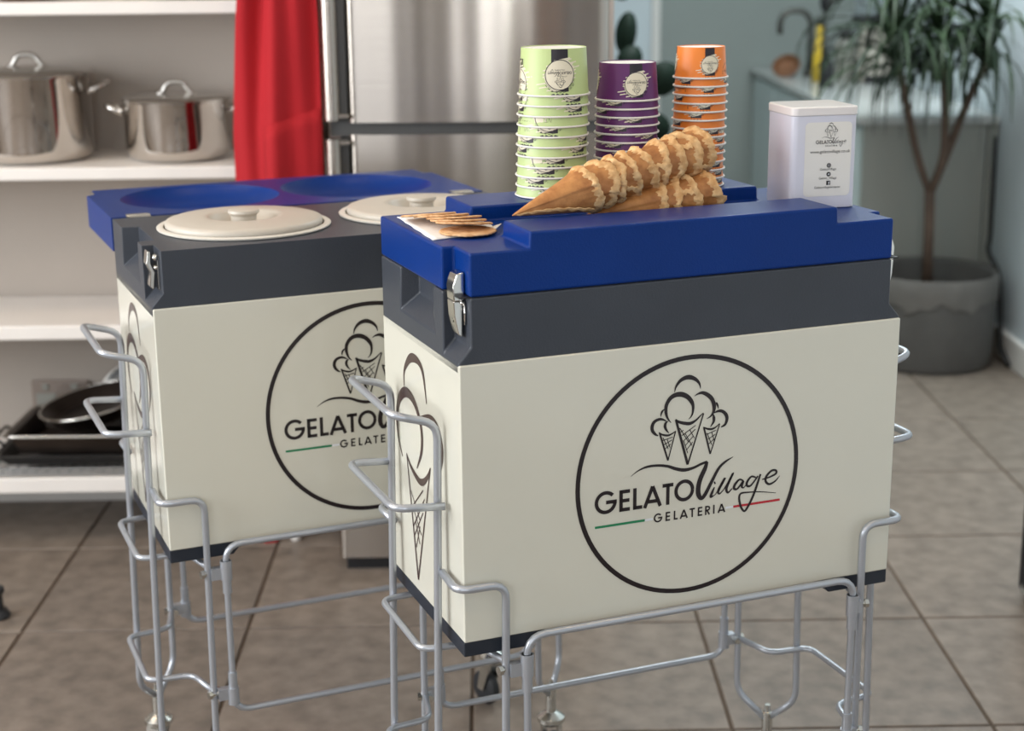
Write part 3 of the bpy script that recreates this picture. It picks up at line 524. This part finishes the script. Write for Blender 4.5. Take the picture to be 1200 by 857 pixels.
# ---------------- the carts (local x along the front, y to the back, z up)
L, W = .607, .3005
ZB, ZT, ZD, ZL, ZR = .492, .841, .9195, .972, .992
HX, HY = .303, .305   # centre used for nothing but readability
AX, AY, AW = -.0386, 1.7685, R(20.7237)
BX, BY, BW = -.4576, 2.0878, R(22.0259)
def splay(P, k=.03):
    out = []
    for x, y, z in P:
        d = max(0, .56-z)*k; e = (x-L/2)/(L/2+.009); out.append((x+d*e, y, z))
    return out
def make_stand(loc, rz, label):
    t = empty('wire_stand', loc, rz, label, 'wire stand')
    mx = lambda P, s: [((L-x if s else x), y, z) for x, y, z in P]
    my = lambda P, s: [(x, (W-y if s else y), z) for x, y, z in P]
    r = .0050
    ya, yb = .058, W-.055
    apx = lambda s: (.0215, .0235 if not s else W-.0235, .140)
    for s in (0, 1):
        n = 'left' if not s else 'right'
        P = [apx(0), (-.009, ya, .178), (-.009, ya, .757), (-.064, ya+.004, .772), (-.064, yb+.004, .772), (-.009, yb, .757), (-.009, yb, .178), apx(1)]
        put('side_hoop', tb(mx(splay(P), s), r, 10, rad=.020), 'steel', t, smooth=True)
        P = [(.002, ya-.010, .655), (-.068, ya-.006, .658), (-.068, yb+.004, .656), (-.012, yb+.002, .652)]
        P[0] = (-.006, ya-.012, .655)
        put('handle_loop', tb(mx(P, s), r, 10, rad=.018), 'steel', t, smooth=True)
        for q in (0, 1):
            P = [(-.009, ya-.006, .567), (-.012, -.012, .567), (.050, -.012, .567), (.053, -.010, .178), apx(0)]
            put('corner_leg', tb(mx(my(splay(P, .022), q), s), r, 10, rad=.020), 'steel', t, smooth=True)
        for z, xo in ((.462, -.032), (.270, -.028)):
            P = [(.052, -.004, z), (.036, .060, z), (xo, .066, z), (xo, W-.066, z), (.036, W-.060, z), (.052, W+.004, z)]
            put('spacer_bar', tb(mx(splay(P, .02), s), .0045, 10, rad=.018), 'steel', t, smooth=True)
    for q in (0, 1):
        y = -.020 if not q else W+.020
        z1 = .497 if not q else .485
        P = [(.0735, y, .240), (L-.0665, y, .240), (L-.0665, y, z1), (.0735, y, z1)]
        put('front_frame' if not q else 'back_frame', tb(P, .0048, 10, True, .026), 'steel', t, smooth=True)
        for x, sx in ((.0735, -1), (L-.0665, 1)):
            for z0, z1_, zc in ((.425, .474, .455), (.252, .302, .268)):
                c = bmesh.new(); lathe(c, [(.0066, z0), (.0066, z1_)], 14, (x, y, 0))
                if zc > .4: lathe(c, [(.0082, zc-.010), (.0085, z1_)], 14, (x, y, 0))
                else: lathe(c, [(.0085, z0), (.0082, zc+.010)], 14, (x, y, 0))
                yy = -.011 if not q else W+.011
                xx = .053 if sx < 0 else L-.053
                box(c, min(x, xx)-.001, max(x, xx)+.001, min(y, yy)-.0015, max(y, yy)+.0015, zc-.0085, zc+.0085)
                cl = put('clamp', c, 'steel', t, autos=40)
                b = bmesh.new(); yi = (1 if not q else -1)
                tube(b, [(xx, yy, zc), (xx-.0*sx, yy+yi*.012, zc)], .0055, 6); tube(b, [(xx, yy, zc), (xx+sx*.012, yy-.002*yi, zc)], .0042, 6); tube(b, [(xx+sx*.010, yy-.002*yi, zc), (xx+sx*.015, yy-.003*yi, zc)], .0062, 6)
                put('clamp_bolt', b, 'zinc', cl, autos=40)
    for s in (0, 1):
        for q in (0, 1):
            c0 = apx(q); c0 = splay([c0])[0]; x = (L-c0[0]) if s else c0[0]; y = c0[1]
            ca = put('caster', lt([(.007, .086), (.016, .088), (.0225, .094), (.0225, .101), (.016, .106), (.0085, .110), (.008, .150), (.0045, .152), (.0045, .163)], 20, (x, y, 0)), 'zinc', t, autos=40)
            f = bmesh.new(); ox = .018; th = {(0, 0): 2.6, (0, 1): 2.2, (1, 0): .9, (1, 1): 1.85}[(s, q)]
            dx, dy = cos(th)*ox, sin(th)*ox; px, py = -sin(th), cos(th)
            for sg in (-1, 1):
                a = Vector((x+px*.013*sg, y+py*.013*sg, .090)); b_ = Vector((x+dx+px*.013*sg, y+dy+py*.013*sg, .030))
                u = Vector((cos(th), sin(th), 0))*.013; w_ = Vector((px, py, 0))*.0015
                vs = [f.verts.new(p) for p in (a-u-w_, a+u-w_, b_+u*.6-w_, b_-u*.6-w_, a-u+w_, a+u+w_, b_+u*.6+w_, b_-u*.6+w_)]
                for fc in ((0, 1, 2, 3), (7, 6, 5, 4), (0, 4, 5, 1), (1, 5, 6, 2), (2, 6, 7, 3), (3, 7, 4, 0)): f.faces.new([vs[i] for i in fc])
            put('caster_fork', f, 'zinc', ca)
            wh = lt([(.010, -.0095), (.026, -.0095), (.0305, -.006), (.0310, 0), (.0305, .006), (.026, .0095), (.010, .0095)], 28)
            for v in wh.verts:
                p = v.co.copy(); v.co = Vector((x+dx, y+dy, .0312))+Vector((px, py, 0))*p.z+Vector((cos(th), sin(th), 0))*p.x+Vector((0, 0, 1))*p.y
            put('caster_wheel', wh, 'rubber', ca, autos=40)
    return t
make_stand((AX, AY, 0), AW, 'silver wire stand on casters carrying the front box with the closed blue lid')
make_stand((BX, BY, 0), BW, 'silver wire stand on casters carrying the rear box with the open blue lid')

IN = .016
plan = [(IN, .003), (L-IN, .003), (L-IN, .056), (L, .056), (L, W), (0, W), (0, .056), (IN, .056)]
def lid_mesh(parent, dishes):
    bm = bmesh.new(); prism(bm, plan, ZD+.0006, ZL); o = put('lid', bm, 'blue', parent)
    for y0, y1 in ((.003, .092), (.200, W)):
        b2 = bmesh.new(); v = box(b2, .088, .510, y0, y1, ZD+.01, ZR)
        for q in v[4:]:
            q.co.x += .003 if q.co.x < .3 else -.003
            if abs(q.co.y-.092) < .001: q.co.y -= .002
            if abs(q.co.y-.200) < .001: q.co.y += .002
        c = put('cut', b2, 'blue', parent); boolean(o, c, 'UNION')
    if dishes:
        for cx in (.170, .437):
            c = put('cut', lt([(.128, ZD-.01), (.128, ZD+.002), (.122, ZD+.010), (.105, ZD+.022), (.08, ZD+.030)], 72, (cx, .146, 0)), 'blue', parent); boolean(o, c)
    soft(o, .0035, 3)
    if not dishes: pass
    return o
def latch(parent, x, s, closed):
    """draw latch in the corner pocket; x is the pocket wall, s is the outward direction"""
    a = put('latch', bmesh.new(), 'chrome', parent)
    bpy.data.objects.remove(a)
    y0, y1 = (.020, .044) if closed else (.024, .046)
    if closed:
        bm = bmesh.new(); X = lambda d: x+s*d
        pr = [(X(.001), ZD+.028), (X(.010), ZD+.026), (X(.015), ZD+.012), (X(.014), ZD-.006), (X(.001), ZD-.006)]
        prism(bm, pr, y0, y1, 'y'); a = put('latch', bm, 'chrome', parent, bevel=.0015)
        bm = bmesh.new(); prism(bm, [(X(.003), ZD-.007), (X(.0145), ZD-.006), (X(.0135), ZD-.024), (X(.009), ZD-.046), (X(.004), ZD-.050)], y0+.0005, y1-.0015, 'y')
        put('latch_lever', bm, 'chrome', a, bevel=.0012)
        bm = bmesh.new(); tube(bm, [(X(.002), y1+.002, ZD-.010), (X(.002), y1+.004, ZD-.030)], .0012, 6); tube(bm, [(X(.004), y0-.003, ZD-.008), (X(.004), y1+.004, ZD-.008)], .0024, 8); tube(bm, [(X(.002), y0-.003, ZD-.008), (X(.002), y0-.003, ZD-.034)], .0013, 6)
        put('latch_pin', bm, 'chrome', a, smooth=True)
        q = lt([(.003, 0), (.0035, .0006), (.001, .0008)], 12)
        for v in q.verts: p = v.co.copy(); v.co = Vector((X(.0115+.0008+p.z), (y0+y1)/2+p.x, ZD-.030+p.y))
        put('latch_rivet', q, 'zinc', a, autos=40)
    else:
        bm = bmesh.new(); X = lambda d: x+s*d
        prism(bm, [(X(.010), ZD-.004), (X(.014), ZD-.003), (X(.0165), ZD-.020), (X(.0115), ZD-.032), (X(.0135), ZD-.052), (X(.0085), ZD-.056), (X(.006), ZD-.032), (X(.011), ZD-.020)], y0, y1, 'y')
        a = put('latch', bm, 'chrome', parent, bevel=.001)
        bm = bmesh.new(); tube(bm, [(X(.004), y0-.004, ZD-.012), (X(.004), y1-.006, ZD-.012)], .004, 8); tube(bm, [(X(.004), y0-.001, ZD-.026), (X(.004), y1, ZD-.026)], .0028, 8)
        put('latch_pin', bm, 'chrome', a, smooth=True)
        put('latch_plate', bx(min(X(.0005), X(.003)), max(X(.0005), X(.003)), y0-.004, y1, ZD-.056, ZD-.008), 'chrome', a, bevel=.0005)
def make_box(loc, rz, label, open_):
    t = empty('insulated_box', loc, rz, label, 'cool box')
    # slate collar with handle recesses and latch pockets
    bm = bmesh.new(); prism(bm, [(0, .003), (L, .003), (L, W), (0, W)], ZT-.012, ZD); o = put('collar', bm, 'slate', t)
    for s in (0, 1):
        fx = (lambda x: L-x) if s else (lambda x: x)
        b2 = bmesh.new(); prism(b2, [(fx(-.02), ZT+.002-.0215), (fx(.0), ZT+.002), (fx(IN), ZT+.020), (fx(IN), ZD+.02), (fx(-.02), ZD+.02)], -.02, .056, 'y'); boolean(o, put('cut', b2, 'slate', t))
        b2 = bmesh.new(); prism(b2, [(fx(-.02), ZT+.021-.020), (fx(.0), ZT+.021), (fx(.024), ZT+.043), (fx(.024), ZD+.02), (fx(-.02), ZD+.02)], .084, .222, 'y')
        for v in b2.verts:
            d = abs(v.co.x-(L if s else 0))
            if d > .02 and (v.co.x > 0) and (v.co.x < L): v.co.y += .010 if v.co.y < .15 else -.010
        boolean(o, put('cut', b2, 'slate', t))
        if open_:
            pass
    if open_:
        for cx in (.166, .441): boolean(o, put('cut', lt([(.1215, ZT-.2), (.1215, ZD+.02)], 64, (cx, .150, 0)), 'slate', t))
    soft(o, .0028, 3)
    # cream clad body
    bm = bx(0, L, 0, W, ZB, ZT); o = put('clad_body', bm, 'cream', t, bevel=.0022, seg=3)
    if open_: pass
    # dark feet and base
    for s in (0, 1):
        fx = (lambda x: L-x) if s else (lambda x: x)
        bm = bmesh.new(); prism(bm, [(fx(.0), ZB), (fx(.0), ZB-.019), (fx(.090), ZB-.019), (fx(.108), ZB)], .0015, W-.0015, 'y'); put('base_foot', bm, 'darkbase', t, bevel=.0015)
    # printed logo on the front, cone on the left end
    front = lambda u, v, e=0: (L/2+u/1000, -.0006-e, .667+v/1000)
    logo_parts(t, front)
    bm = bmesh.new(); ribbon_side = lambda y, z: (-.0006, y/1000, z/1000)
    for s in SIDE: ribbon(bm, s, ribbon_side)
    put('end_cone_print', bm, 'brown', t)
    bm = bmesh.new()
    for s in SIDE: ribbon(bm, s, lambda y, z: (L+.0006, y/1000, z/1000))
    put('end_cone_print', bm, 'brown', t)
    # lid
    if not open_:
        ld = lid_mesh(t, False)
        bm = bmesh.new(); prism(bm, [(.004, .007), (L-.004, .007), (L-.004, W-.004), (.004, W-.004)], ZD-.0006, ZD+.001); put('lid_seal', bm, 'black', t)
    else:
        ld = lid_mesh(t, True); ld.matrix_basis = Matrix.Translation((0, 2*.3075, 2*ZD)) @ Matrix.Rotation(pi, 4, 'X')
        for cx in (.04, L-.04):
            h = bmesh.new(); box(h, cx-.017, cx+.017, .290, .306, ZD, ZD+.0018); box(h, cx-.017, cx+.017, .309, .325, ZD, ZD+.0018); tube(h, [(cx-.018, .3075, ZD+.001), (cx+.018, .3075, ZD+.001)], .0022, 8)
            put('hinge', h, 'zinc', t, autos=40)
        for xx in (IN, L-IN):
            sx = -1 if xx < .3 else 1
            put('latch_catch', bx(min(xx, xx+sx*.006), max(xx, xx+sx*.006), .575, .598, ZD-.024, ZD-.001), 'chrome', t, bevel=.001)
    latch(t, IN, -1, not open_); latch(t, L-IN, 1, not open_)
    return t
boxA = make_box((AX, AY, 0), AW, 'front cream box with round logo, slate collar and closed blue lid', False)
boxB = make_box((BX, BY, 0), BW, 'rear cream box with its blue dished lid folded open behind', True)
mA = Matrix.Translation((AX, AY, 0)) @ Matrix.Rotation(AW, 4, 'Z'); mB = Matrix.Translation((BX, BY, 0)) @ Matrix.Rotation(BW, 4, 'Z')
wA = lambda x, y, z: mA @ Vector((x, y, z)); wB = lambda x, y, z: mB @ Vector((x, y, z))
# gelato pans with lids in the rear box
for cx, nm in ((.166, 'left'), (.441, 'right')):
    c = wB(cx, .150, 0)
    t = empty('gelato_pan', (c.x, c.y, ZT+.004), 0, 'round off-white gelato pan sunk in the %s well of the rear box' % nm, 'ice cream pan', None)
    h = ZD-ZT-.004
    put('pan_wall', lt([(.1195, .0), (.1195, h+.0008), (.1255, h+.0012), (.1260, h+.003), (.1245, h+.0042), (.1165, h+.0042), (.1155, h-.004), (.1150, .003), (.001, .003)], 64), 'panwhite', t, autos=40)
    t = empty('pan_cover', (c.x, c.y, ZD-.002), 0, 'off-white round cover with a centre knob on the %s gelato pan' % nm, 'pan lid', None)
    put('cover_disc', lt([(.1135, 0), (.1138, .010), (.1120, .0135), (.107, .0150), (.060, .0185), (.052, .0180), (.048, .0150), (.043, .003), (.032, .0015), (.001, .0015)], 64), 'panlid', t, smooth=True)
    put('cover_knob', lt([(.0185, .001), (.0185, .018), (.0205, .020), (.0228, .0225), (.0222, .0262), (.013, .0278), (.001, .028)], 32), 'panlid', t, autos=40)

# ---------------- paper tubs, upside down in three stacks
def make_cup(name, m, rr, rb, h, k, logok, label, group):
    """k: print width scale. open rim down at z=0, base up at z=h"""
    t = empty(name, (0, 0, 0), 0, label, 'paper tub', group)
    rad = lambda z: rr-.0025-(rr-.0025-rb)*z/h
    put('cup_wall', lt([(rad(0), .001), (rad(0), h*.10), (rad(h*.13)-.0001, h*.13), (rb, h-.0006), (rb-.0003, h), (rb-.0012, h), (rb-.0014, h-.002)], 48, caps=False), m, t, autos=40)
    put('cup_base', lt([(rb-.0012, h-.0016), (rb-.0012, h-.0010), (.001, h-.0010)], 40), 'cuprim', t)
    put('cup_rim', tb([((rr-.0012)*cos(i*pi/24), (rr-.0012)*sin(i*pi/24), .0012) for i in range(48)], .0014, 6, True), 'cuprim', t, smooth=True)
    for az0 in (0, -112):
        bs = bmesh.new(); bb = bmesh.new(); bl = bmesh.new()
        def fn(e):
            return lambda u, v: (lambda z, a: ((rad(z)+e)*sin(a), -(rad(z)+e)*cos(a), z))(max(.0008, min(h-.0006, v/1000)), R(az0)+u/1000/rad(h/2))
        H = h*1000; bw = k*11.2
        f1, f2, f3 = fn(.00015), fn(.0003), fn(.00045)
        # black band
        n = 6
        for i in range(14):
            z0, z1 = H*i/14, H*(i+1)/14
            for j in range(n):
                u0, u1 = -bw+2*bw*j/n, -bw+2*bw*(j+1)/n
                bb.faces.new([bb.verts.new(f1(*q)) for q in ((u0, z0), (u1, z0), (u1, z1), (u0, z1))])
        # cream splash with ragged strokes
        rnd = random.Random(3); cz = H*.46; rs = k*19.5
        ny = 24
        for i in range(ny):
            a0 = -1+2*i/ny; a1 = -1+2*(i+1)/ny; am = (a0+a1)/2
            half = math.sqrt(max(0, 1-am*am))*rs
            l = -half-rs*max(0, (.62*sin(i*1.9+.5)+rnd.uniform(-.2, .1)) if am < -.2 else .22*sin(i*2.3)); r_ = half+rs*max(0, (.60*sin(i*1.7+1)+rnd.uniform(-.2, .1)) if am > .2 else .2*sin(i*2.1))
            for j in range(8):
                u0, u1 = l+(r_-l)*j/8, l+(r_-l)*(j+1)/8
                sk = .34*rs
                q = [(u0, cz+a0*rs+sk*u0/rs*.5), (u1, cz+a0*rs+sk*u1/rs*.5), (u1, cz+a1*rs+sk*u1/rs*.5), (u0, cz+a1*rs+sk*u0/rs*.5)]
                bs.faces.new([bs.verts.new(f2(*p)) for p in q])
        mini_logo(bl, lambda a, b: f3(-a, cz-b), logok, True, 1.5)
        ribbon(bl, arc(0, cz, k*20.5, k*20.5, 205, 345, .35, 24), f3, False)
        for tt in range(9):   # small curved wording beneath the roundel
            a = 215+tt*13; ribbon(bl, arc(0, cz, k*22.3, k*22.3, a, a+8, .7, 3), f3, False)
        for q in (bb, bs): bmesh.ops.remove_doubles(q, verts=q.verts, dist=1e-6)
        put('black_band', bb, 'cupblack', t); put('cream_splash', bs, 'cupsplash', t); put('printed_logo', bl, 'cupblack', t)
    bm = bmesh.new()
    for a, b in ((196, 216), (222, 232), (250, 262), (264, 280), (286, 300), (304, 316), (70, 106)):
        ribbon(bm, arc(0, 0, rb*1000*.80, rb*1000*.80, a, b, 1.3 if a < 100 else 1.0, 8), lambda u, v: (u/1000, v/1000, h-.0007), False)
    put('base_print', bm, 'cupblack', t)
    return t
ORD = ['topmost', 'second', 'third', 'fourth', 'fifth', 'sixth', 'seventh', 'eighth', 'ninth', 'tenth', 'eleventh', 'twelfth', 'thirteenth', 'fourteenth']
def stack(name, col, m, rr, rb, h, k, logok, n, pitch, x, y, rots, lean, size):
    base = wA(x, y, 0)
    for i in range(n):      # i = 0 is the topmost
        lab = '%s %s paper tub from the top of the %s %s stack, upside down' % (ORD[i], col, size, col) if i else 'topmost %s paper tub with its logo in full view, upside down' % col
        if i == n-1: lab = 'lowest %s paper tub, its white rim resting on the blue lid' % col
        if i == 0: c = proto = make_cup(name, m, rr, rb, h, k, logok, lab, '%s paper tubs in a stack' % col)
        else: c = copy_tree(proto); c['label'] = lab
        j = n-1-i; rg = random.Random(i*5+n)
        c.location = (base.x+lean[0]*j+rg.uniform(-.0004, .0004), base.y+lean[1]*j, ZR+.0006+pitch*j); c.rotation_euler.z = R(rots[i])
stack('green_paper_tub', 'green', 'cupgreen', .0480, .0424, .0605, 1.0, .122, 11, .01315, .222, .250, [8, 33, 38, -85, -8, 62, 48, 4, -12, -30, -2], (.0004, 0), 'large')
stack('purple_paper_tub', 'purple', 'cuppurple', .0437, .0375, .049, .80, .098, 12, .01095, .330, .248, [12, -28, -60, 10, -18, 42, -28, 0, 30, -50, 10, 0], (.00015, 0), 'middle')
stack('orange_paper_tub', 'orange', 'cuporange', .0375, .0322, .0415, .62, .076, 14, .01115, .437, .246, [14, 70, 12, -62, 5, -14, -65, 30, 50, 62, 20, 40, 50, 60], (.0002, 0), 'narrow')

# ---------------- waffle cones
def make_cone(Lc, rc, seed, full):
    rg = random.Random(seed); n = 80
    t = empty('waffle_cone', (0, 0, 0), 0, 'x', 'ice cream cone', 'nested waffle cones')
    bm = bmesh.new(); m_ = 14; z0 = 0 if full else .35
    rings = []
    rag = [.0014*sin(i*.65+seed)+.0009*sin(i*1.9+seed*2)+rg.uniform(-.0006, .0006)+.006*math.exp(-((i-(seed*17 % n))/6.)**2) for i in range(n)]
    slant = lambda i: .006*cos(2*pi*i/n+seed*1.7)
    for k in range(m_+1):
        u = z0+(1-z0)*k/m_; row = []
        for i in range(n):
            e = max(0, (u-.75)/.25)
            z = Lc*u+(rag[i]+slant(i))*e
            r_ = rc*(u**.93)*(1+.012*sin(i*.45+seed))+(.0011*((i/n)) if True else 0)+.0030*e**3
            row.append(bm.verts.new((r_*cos(2*pi*i/n), r_*sin(2*pi*i/n), z)))
        rings.append(row)
    for k, (a, b) in enumerate(zip(rings, rings[1:])):
        for i in range(n):
            f = bm.faces.new((a[i], a[(i+1) % n], b[(i+1) % n], b[i]))
    if full: bm.faces.new(rings[0][::-1])
    o = put('cone_wall', bm, 'cone', t, smooth=True)
    bm = bmesh.new(); 
    a_ = []
    for q, (dr, du) in enumerate(((-.0002, .925), (.0007, .95), (.0011, 1.0), (.0003, 1.008), (-.0016, .985))):
        row = []
        for i in range(n):
            e = max(0, (du-.75)/.25); z = Lc*du+(rag[i]+slant(i))*min(e, 1)+(rg.uniform(-.0012, .0012)+.0016*sin(i*.8+seed*3)+.001*sin(i*2.3) if q == 0 else 0)
            r_ = rc*(min(du, 1)**.93)*(1+.012*sin(i*.45+seed))+.0011*(i/n)+.0030*min(e, 1)**3+dr
            row.append(bm.verts.new((r_*cos(2*pi*i/n), r_*sin(2*pi*i/n), z)))
        a_.append(row)
    for a, b in zip(a_, a_[1:]):
        for i in range(n): bm.faces.new((a[i], a[(i+1) % n], b[(i+1) % n], b[i]))
    put('ragged_rim', bm, 'conerim', t, smooth=True)
    # overlapping wrap edge, running from tip to rim
    bm = bmesh.new(); prev = None; sd = rg.uniform(-.4, .5)
    for k in range(23):
        u = (.04 if full else .5)+(.93-(.0 if full else .46))*k/22*(1 if full else 1); u = min(u, .97)
        a = SEAM+sd+1.0*(u-.5)+.05*sin(k*2.1); r0 = rc*(u**.93)*1.02+.0009
        wv = (.0055*(.35+u)+.0012*sin(k*1.7))/max(r0, .004)
        q = [bm.verts.new(((r0+dr)*cos(aa), (r0+dr)*sin(aa), Lc*u)) for aa, dr in ((a, .0), (a+.02, .0014), (a+wv, .0004))]
        if prev:
            for j in range(2): bm.faces.new((prev[j], prev[j+1], q[j+1], q[j]))
        prev = q
    put('wrap_edge', bm, 'conerim', t, smooth=True)
    return t
SEAM = .25
def cone_stack(tip, end, n, first, rc, seeds, which):
    a, b = wA(*tip), wA(*end); d = (b-a); T = d.length; d.normalize()
    step = (T-first)/max(n-1, 1)
    q = d.to_track_quat('Z', 'X')
    vv = q.inverted() @ (Vector((0, 0, CAM_H))-a); face = math.atan2(vv.y, vv.x)
    for i in range(n):
        c = make_cone(first if i else first, rc, seeds+i, i == 0)
        c.rotation_mode = 'QUATERNION'; c.rotation_quaternion = q @ __import__('mathutils').Quaternion((0, 0, 1), face+R((0, 35, -40, 20, 70, -25, 50, -60, 10)[i])); c.location = a+d*step*i
        od = ['first', 'second', 'third', 'fourth', 'fifth', 'sixth', 'seventh', 'eighth', 'ninth'][i]
        c['label'] = ('%s waffle cone from the pointed tip of the %s nested row' % (od, which)) if i else 'waffle cone showing its whole pointed tip, front of the %s nested row' % which
        if i == n-1: c['label'] = 'last waffle cone at the wide right end of the %s nested row' % which
        c['group'] = 'cones nested in the %s row' % which
cone_stack((.1036, .0905, .9965), (.3870, .155, 1.0525), 9, .112, .0275, 3, 'long upper')
cone_stack((.203, .122, .9790), (.392, .138, .9995), 4, .112, .0265, 30, 'short lower')
bm = bmesh.new(); c = wA(.415, .158, ZL); lathe(bm, [(.006, 0), (.0125, .001), (.014, .008), (.008, .013), (.001, .0135)], 20, (c.x, c.y, c.z))
o = put('lid_vent_cap', bm, 'black', None, autos=40); tag(o, 'small black cap in the lid channel at the open end of the cones', 'cap')

# ---------------- napkin and wafers
bm = bmesh.new(); N = 12; cs = [wA(.014, .268, ZL), wA(.004, .098, ZL), (wA(.101, .122, ZL)), wA(.105, .240, ZL)]
g = []
for j in range(N+1):
    row = []
    for i in range(N+1):
        u, v = i/N, j/N; p = (cs[1]*(1-u)+cs[2]*u)*(1-v)+(cs[0]*(1-u)+cs[3]*u)*v
        z = .0016+.0005*sin(u*7)*sin(v*5)+.009*max(0, u-.86)/.14*max(0, .25-v)/.25+.0010*v
        row.append(bm.verts.new((p.x+.0008*sin(v*23), p.y, ZL+z)))
    g.append(row)
for j in range(N):
    for i in range(N): bm.faces.new((g[j][i], g[j][i+1], g[j+1][i+1], g[j+1][i]))
o = put('paper_napkin', bm, 'napkin', None, smooth=True); s = o.modifiers.new('t', 'SOLIDIFY'); s.thickness = .0012; tag(o, 'folded white paper napkin under the round wafers on the blue lid', 'napkin')
def make_wafer(label):
    bm = bmesh.new(); n = 96; r0 = .0345
    rr = lambda i, k: (r0+.0009*sin(i*2*pi*30/n))*k
    rings = [[bm.verts.new((rr(i, k)*cos(2*pi*i/n), rr(i, k)*sin(2*pi*i/n), z+.0002*sin(i*.5))) for i in range(n)] for k, z in ((.96, -.0013), (1, -.0007), (1, .0007), (.96, .0013), (.5, .0011))]
    for a, b in zip(rings, rings[1:]):
        for i in range(n): bm.faces.new((a[i], a[(i+1) % n], b[(i+1) % n], b[i]))
    bm.faces.new(rings[0][::-1]); bm.faces.new(rings[-1])
    o = put('round_wafer', bm, 'wafer', None, smooth=True); return tag(o, label, 'wafer', 'round wafers on the napkin')
wf = make_wafer('flat round wafer lying face up at the front of the napkin'); wf.location = wA(.0575, .1225, ZL+.0040); 
wl = ['rearmost leaning round wafer, its left end nearest the napkin corner', 'second leaning round wafer from the back of the fan', 'middle leaning round wafer of the fanned five', 'second leaning round wafer from the front of the fan', 'front leaning round wafer resting over the flat one']
for k, (x, y, z, rl) in enumerate(((.0395, .218, .0103, 3.2), (.0505, .200, .0111, 2.2), (.061, .182, .0107, 1.6), (.060, .163, .0102, .2), (.0608, .144, .0097, -1.4))):
    o = wf.copy(); C.objects.link(o); o['label'] = wl[k]; o.location = wA(x, y, ZL+z+.0008)
    o.rotation_mode = 'XYZ'; o.rotation_euler = (R(-9.0), R(-rl), R(8*k))
    o.rotation_mode = 'XYZ'
    # tilt first about the cart axes, spin is within the wafer plane
    o.matrix_world = Matrix.Translation(o.location) @ Matrix.Rotation(R(-8.6), 4, 'X') @ Matrix.Rotation(R(-rl), 4, 'Y') @ Matrix.Rotation(R(9*k), 4, 'Z')

# ---------------- white tin with its label
t = empty('square_tin', (.4287, 2.1044, ZL+.0006), R(11.73), 'square white tin with a hinged lid and paper label on the blue lid', 'tin')
a, b, h = .0469, .0456, .1329
def rrect(a, b, r, n=5):
    P = []
    for cx, cy, s in ((a-r, -b+r, -90), (a-r, b-r, 0), (-a+r, b-r, 90), (-a+r, -b+r, 180)):
        for k in range(n+1): P.append((cx+r*cos(R(s+90*k/n)), cy+r*sin(R(s+90*k/n))))
    return P
bm = bmesh.new(); prism(bm, rrect(a-.0012, b-.0012, .009), 0, h-.011); put('tin_body', bm, 'tin', t, bevel=.0012)
bm = bmesh.new(); prism(bm, rrect(a, b, .0095), h-.012, h); put('tin_lid', bm, 'tinlid', t, bevel=.0022, seg=3)
yb_ = -(b-.0012)-.0003
lab = bmesh.new(); LP = rrect(.0325, .0485, .006); lab.faces.new([lab.verts.new((x+.0045, yb_, z+.0645)) for x, z in LP])
lo = put('paper_label', lab, 'paper', t)
ft = lambda u, v: (.0085+u/1000, yb_-.0004, .0905+v/1000)
bm = bmesh.new(); mini_logo(bm, ft, .165, False, 1.4); put('label_logo', bm, 'navy', lo)
def text(s, size, x, z, parent, m='navy', name='label_text'):
    cu_ = bpy.data.curves.new(name, 'FONT'); cu_.body = s; cu_.size = size; cu_.align_x = 'CENTER'; cu_.offset = 0
    o = bpy.data.objects.new(name, cu_); C.objects.link(o)
    dg = bpy.context.evaluated_depsgraph_get(); dg.update(); me = bpy.data.meshes.new_from_object(o.evaluated_get(dg)); bpy.data.objects.remove(o)
    for v in me.vertices: v.co = (x+v.co.x, yb_-.0004, z+v.co.y)
    q = bpy.data.objects.new(name, me); C.objects.link(q); me.materials.clear(); me.materials.append(MT[m]); q.parent = parent
text('www.gelatovillage.co.uk', .0058, .0075, .0728, lo)
for z, s in ((.0502, 'GelatoVillage'), (.0385, 'Gelato_Village'), (.0265, 'Gelatovillageleicester')): text(s, .0043, .0055, z, lo)
for k, z in enumerate((.0565, .0450, .0335)):
    bm = bmesh.new()
    P = [(.0030*cos(i*pi/10), .0030*sin(i*pi/10)) for i in range(20)] if k < 2 else [(-.0028, -.0028), (.0028, -.0028), (.0028, .0028), (-.0028, .0028)]
    bm.faces.new([bm.verts.new((.0065+x, yb_-.0004, z+y)) for x, y in P]); put('label_icon', bm, 'navy', lo)
    bm = bmesh.new(); f = lambda u, v: (.0065+u/1000, yb_-.0007, z+v/1000)
    if k == 0: ribbon(bm, arc(0, 0, 1.3, 1.3, 0, 360, .45, 16), f, False)
    elif k == 1: ribbon(bm, [(-1.4, 0, .6), (1.4, .2, 1.2)], f, False); ribbon(bm, [(-.2, -1.2, .8), (.3, 1.2, .6)], f, False)
    else: ribbon(bm, [(.6, -2.6, .8), (.6, .9, .8), (1.3, 1.7, .6), (1.9, 1.7, .6)], f, False); ribbon(bm, [(-.4, .1, .7), (1.8, .1, .7)], f, False)
    put('icon_mark', bm, 'pale', lo)
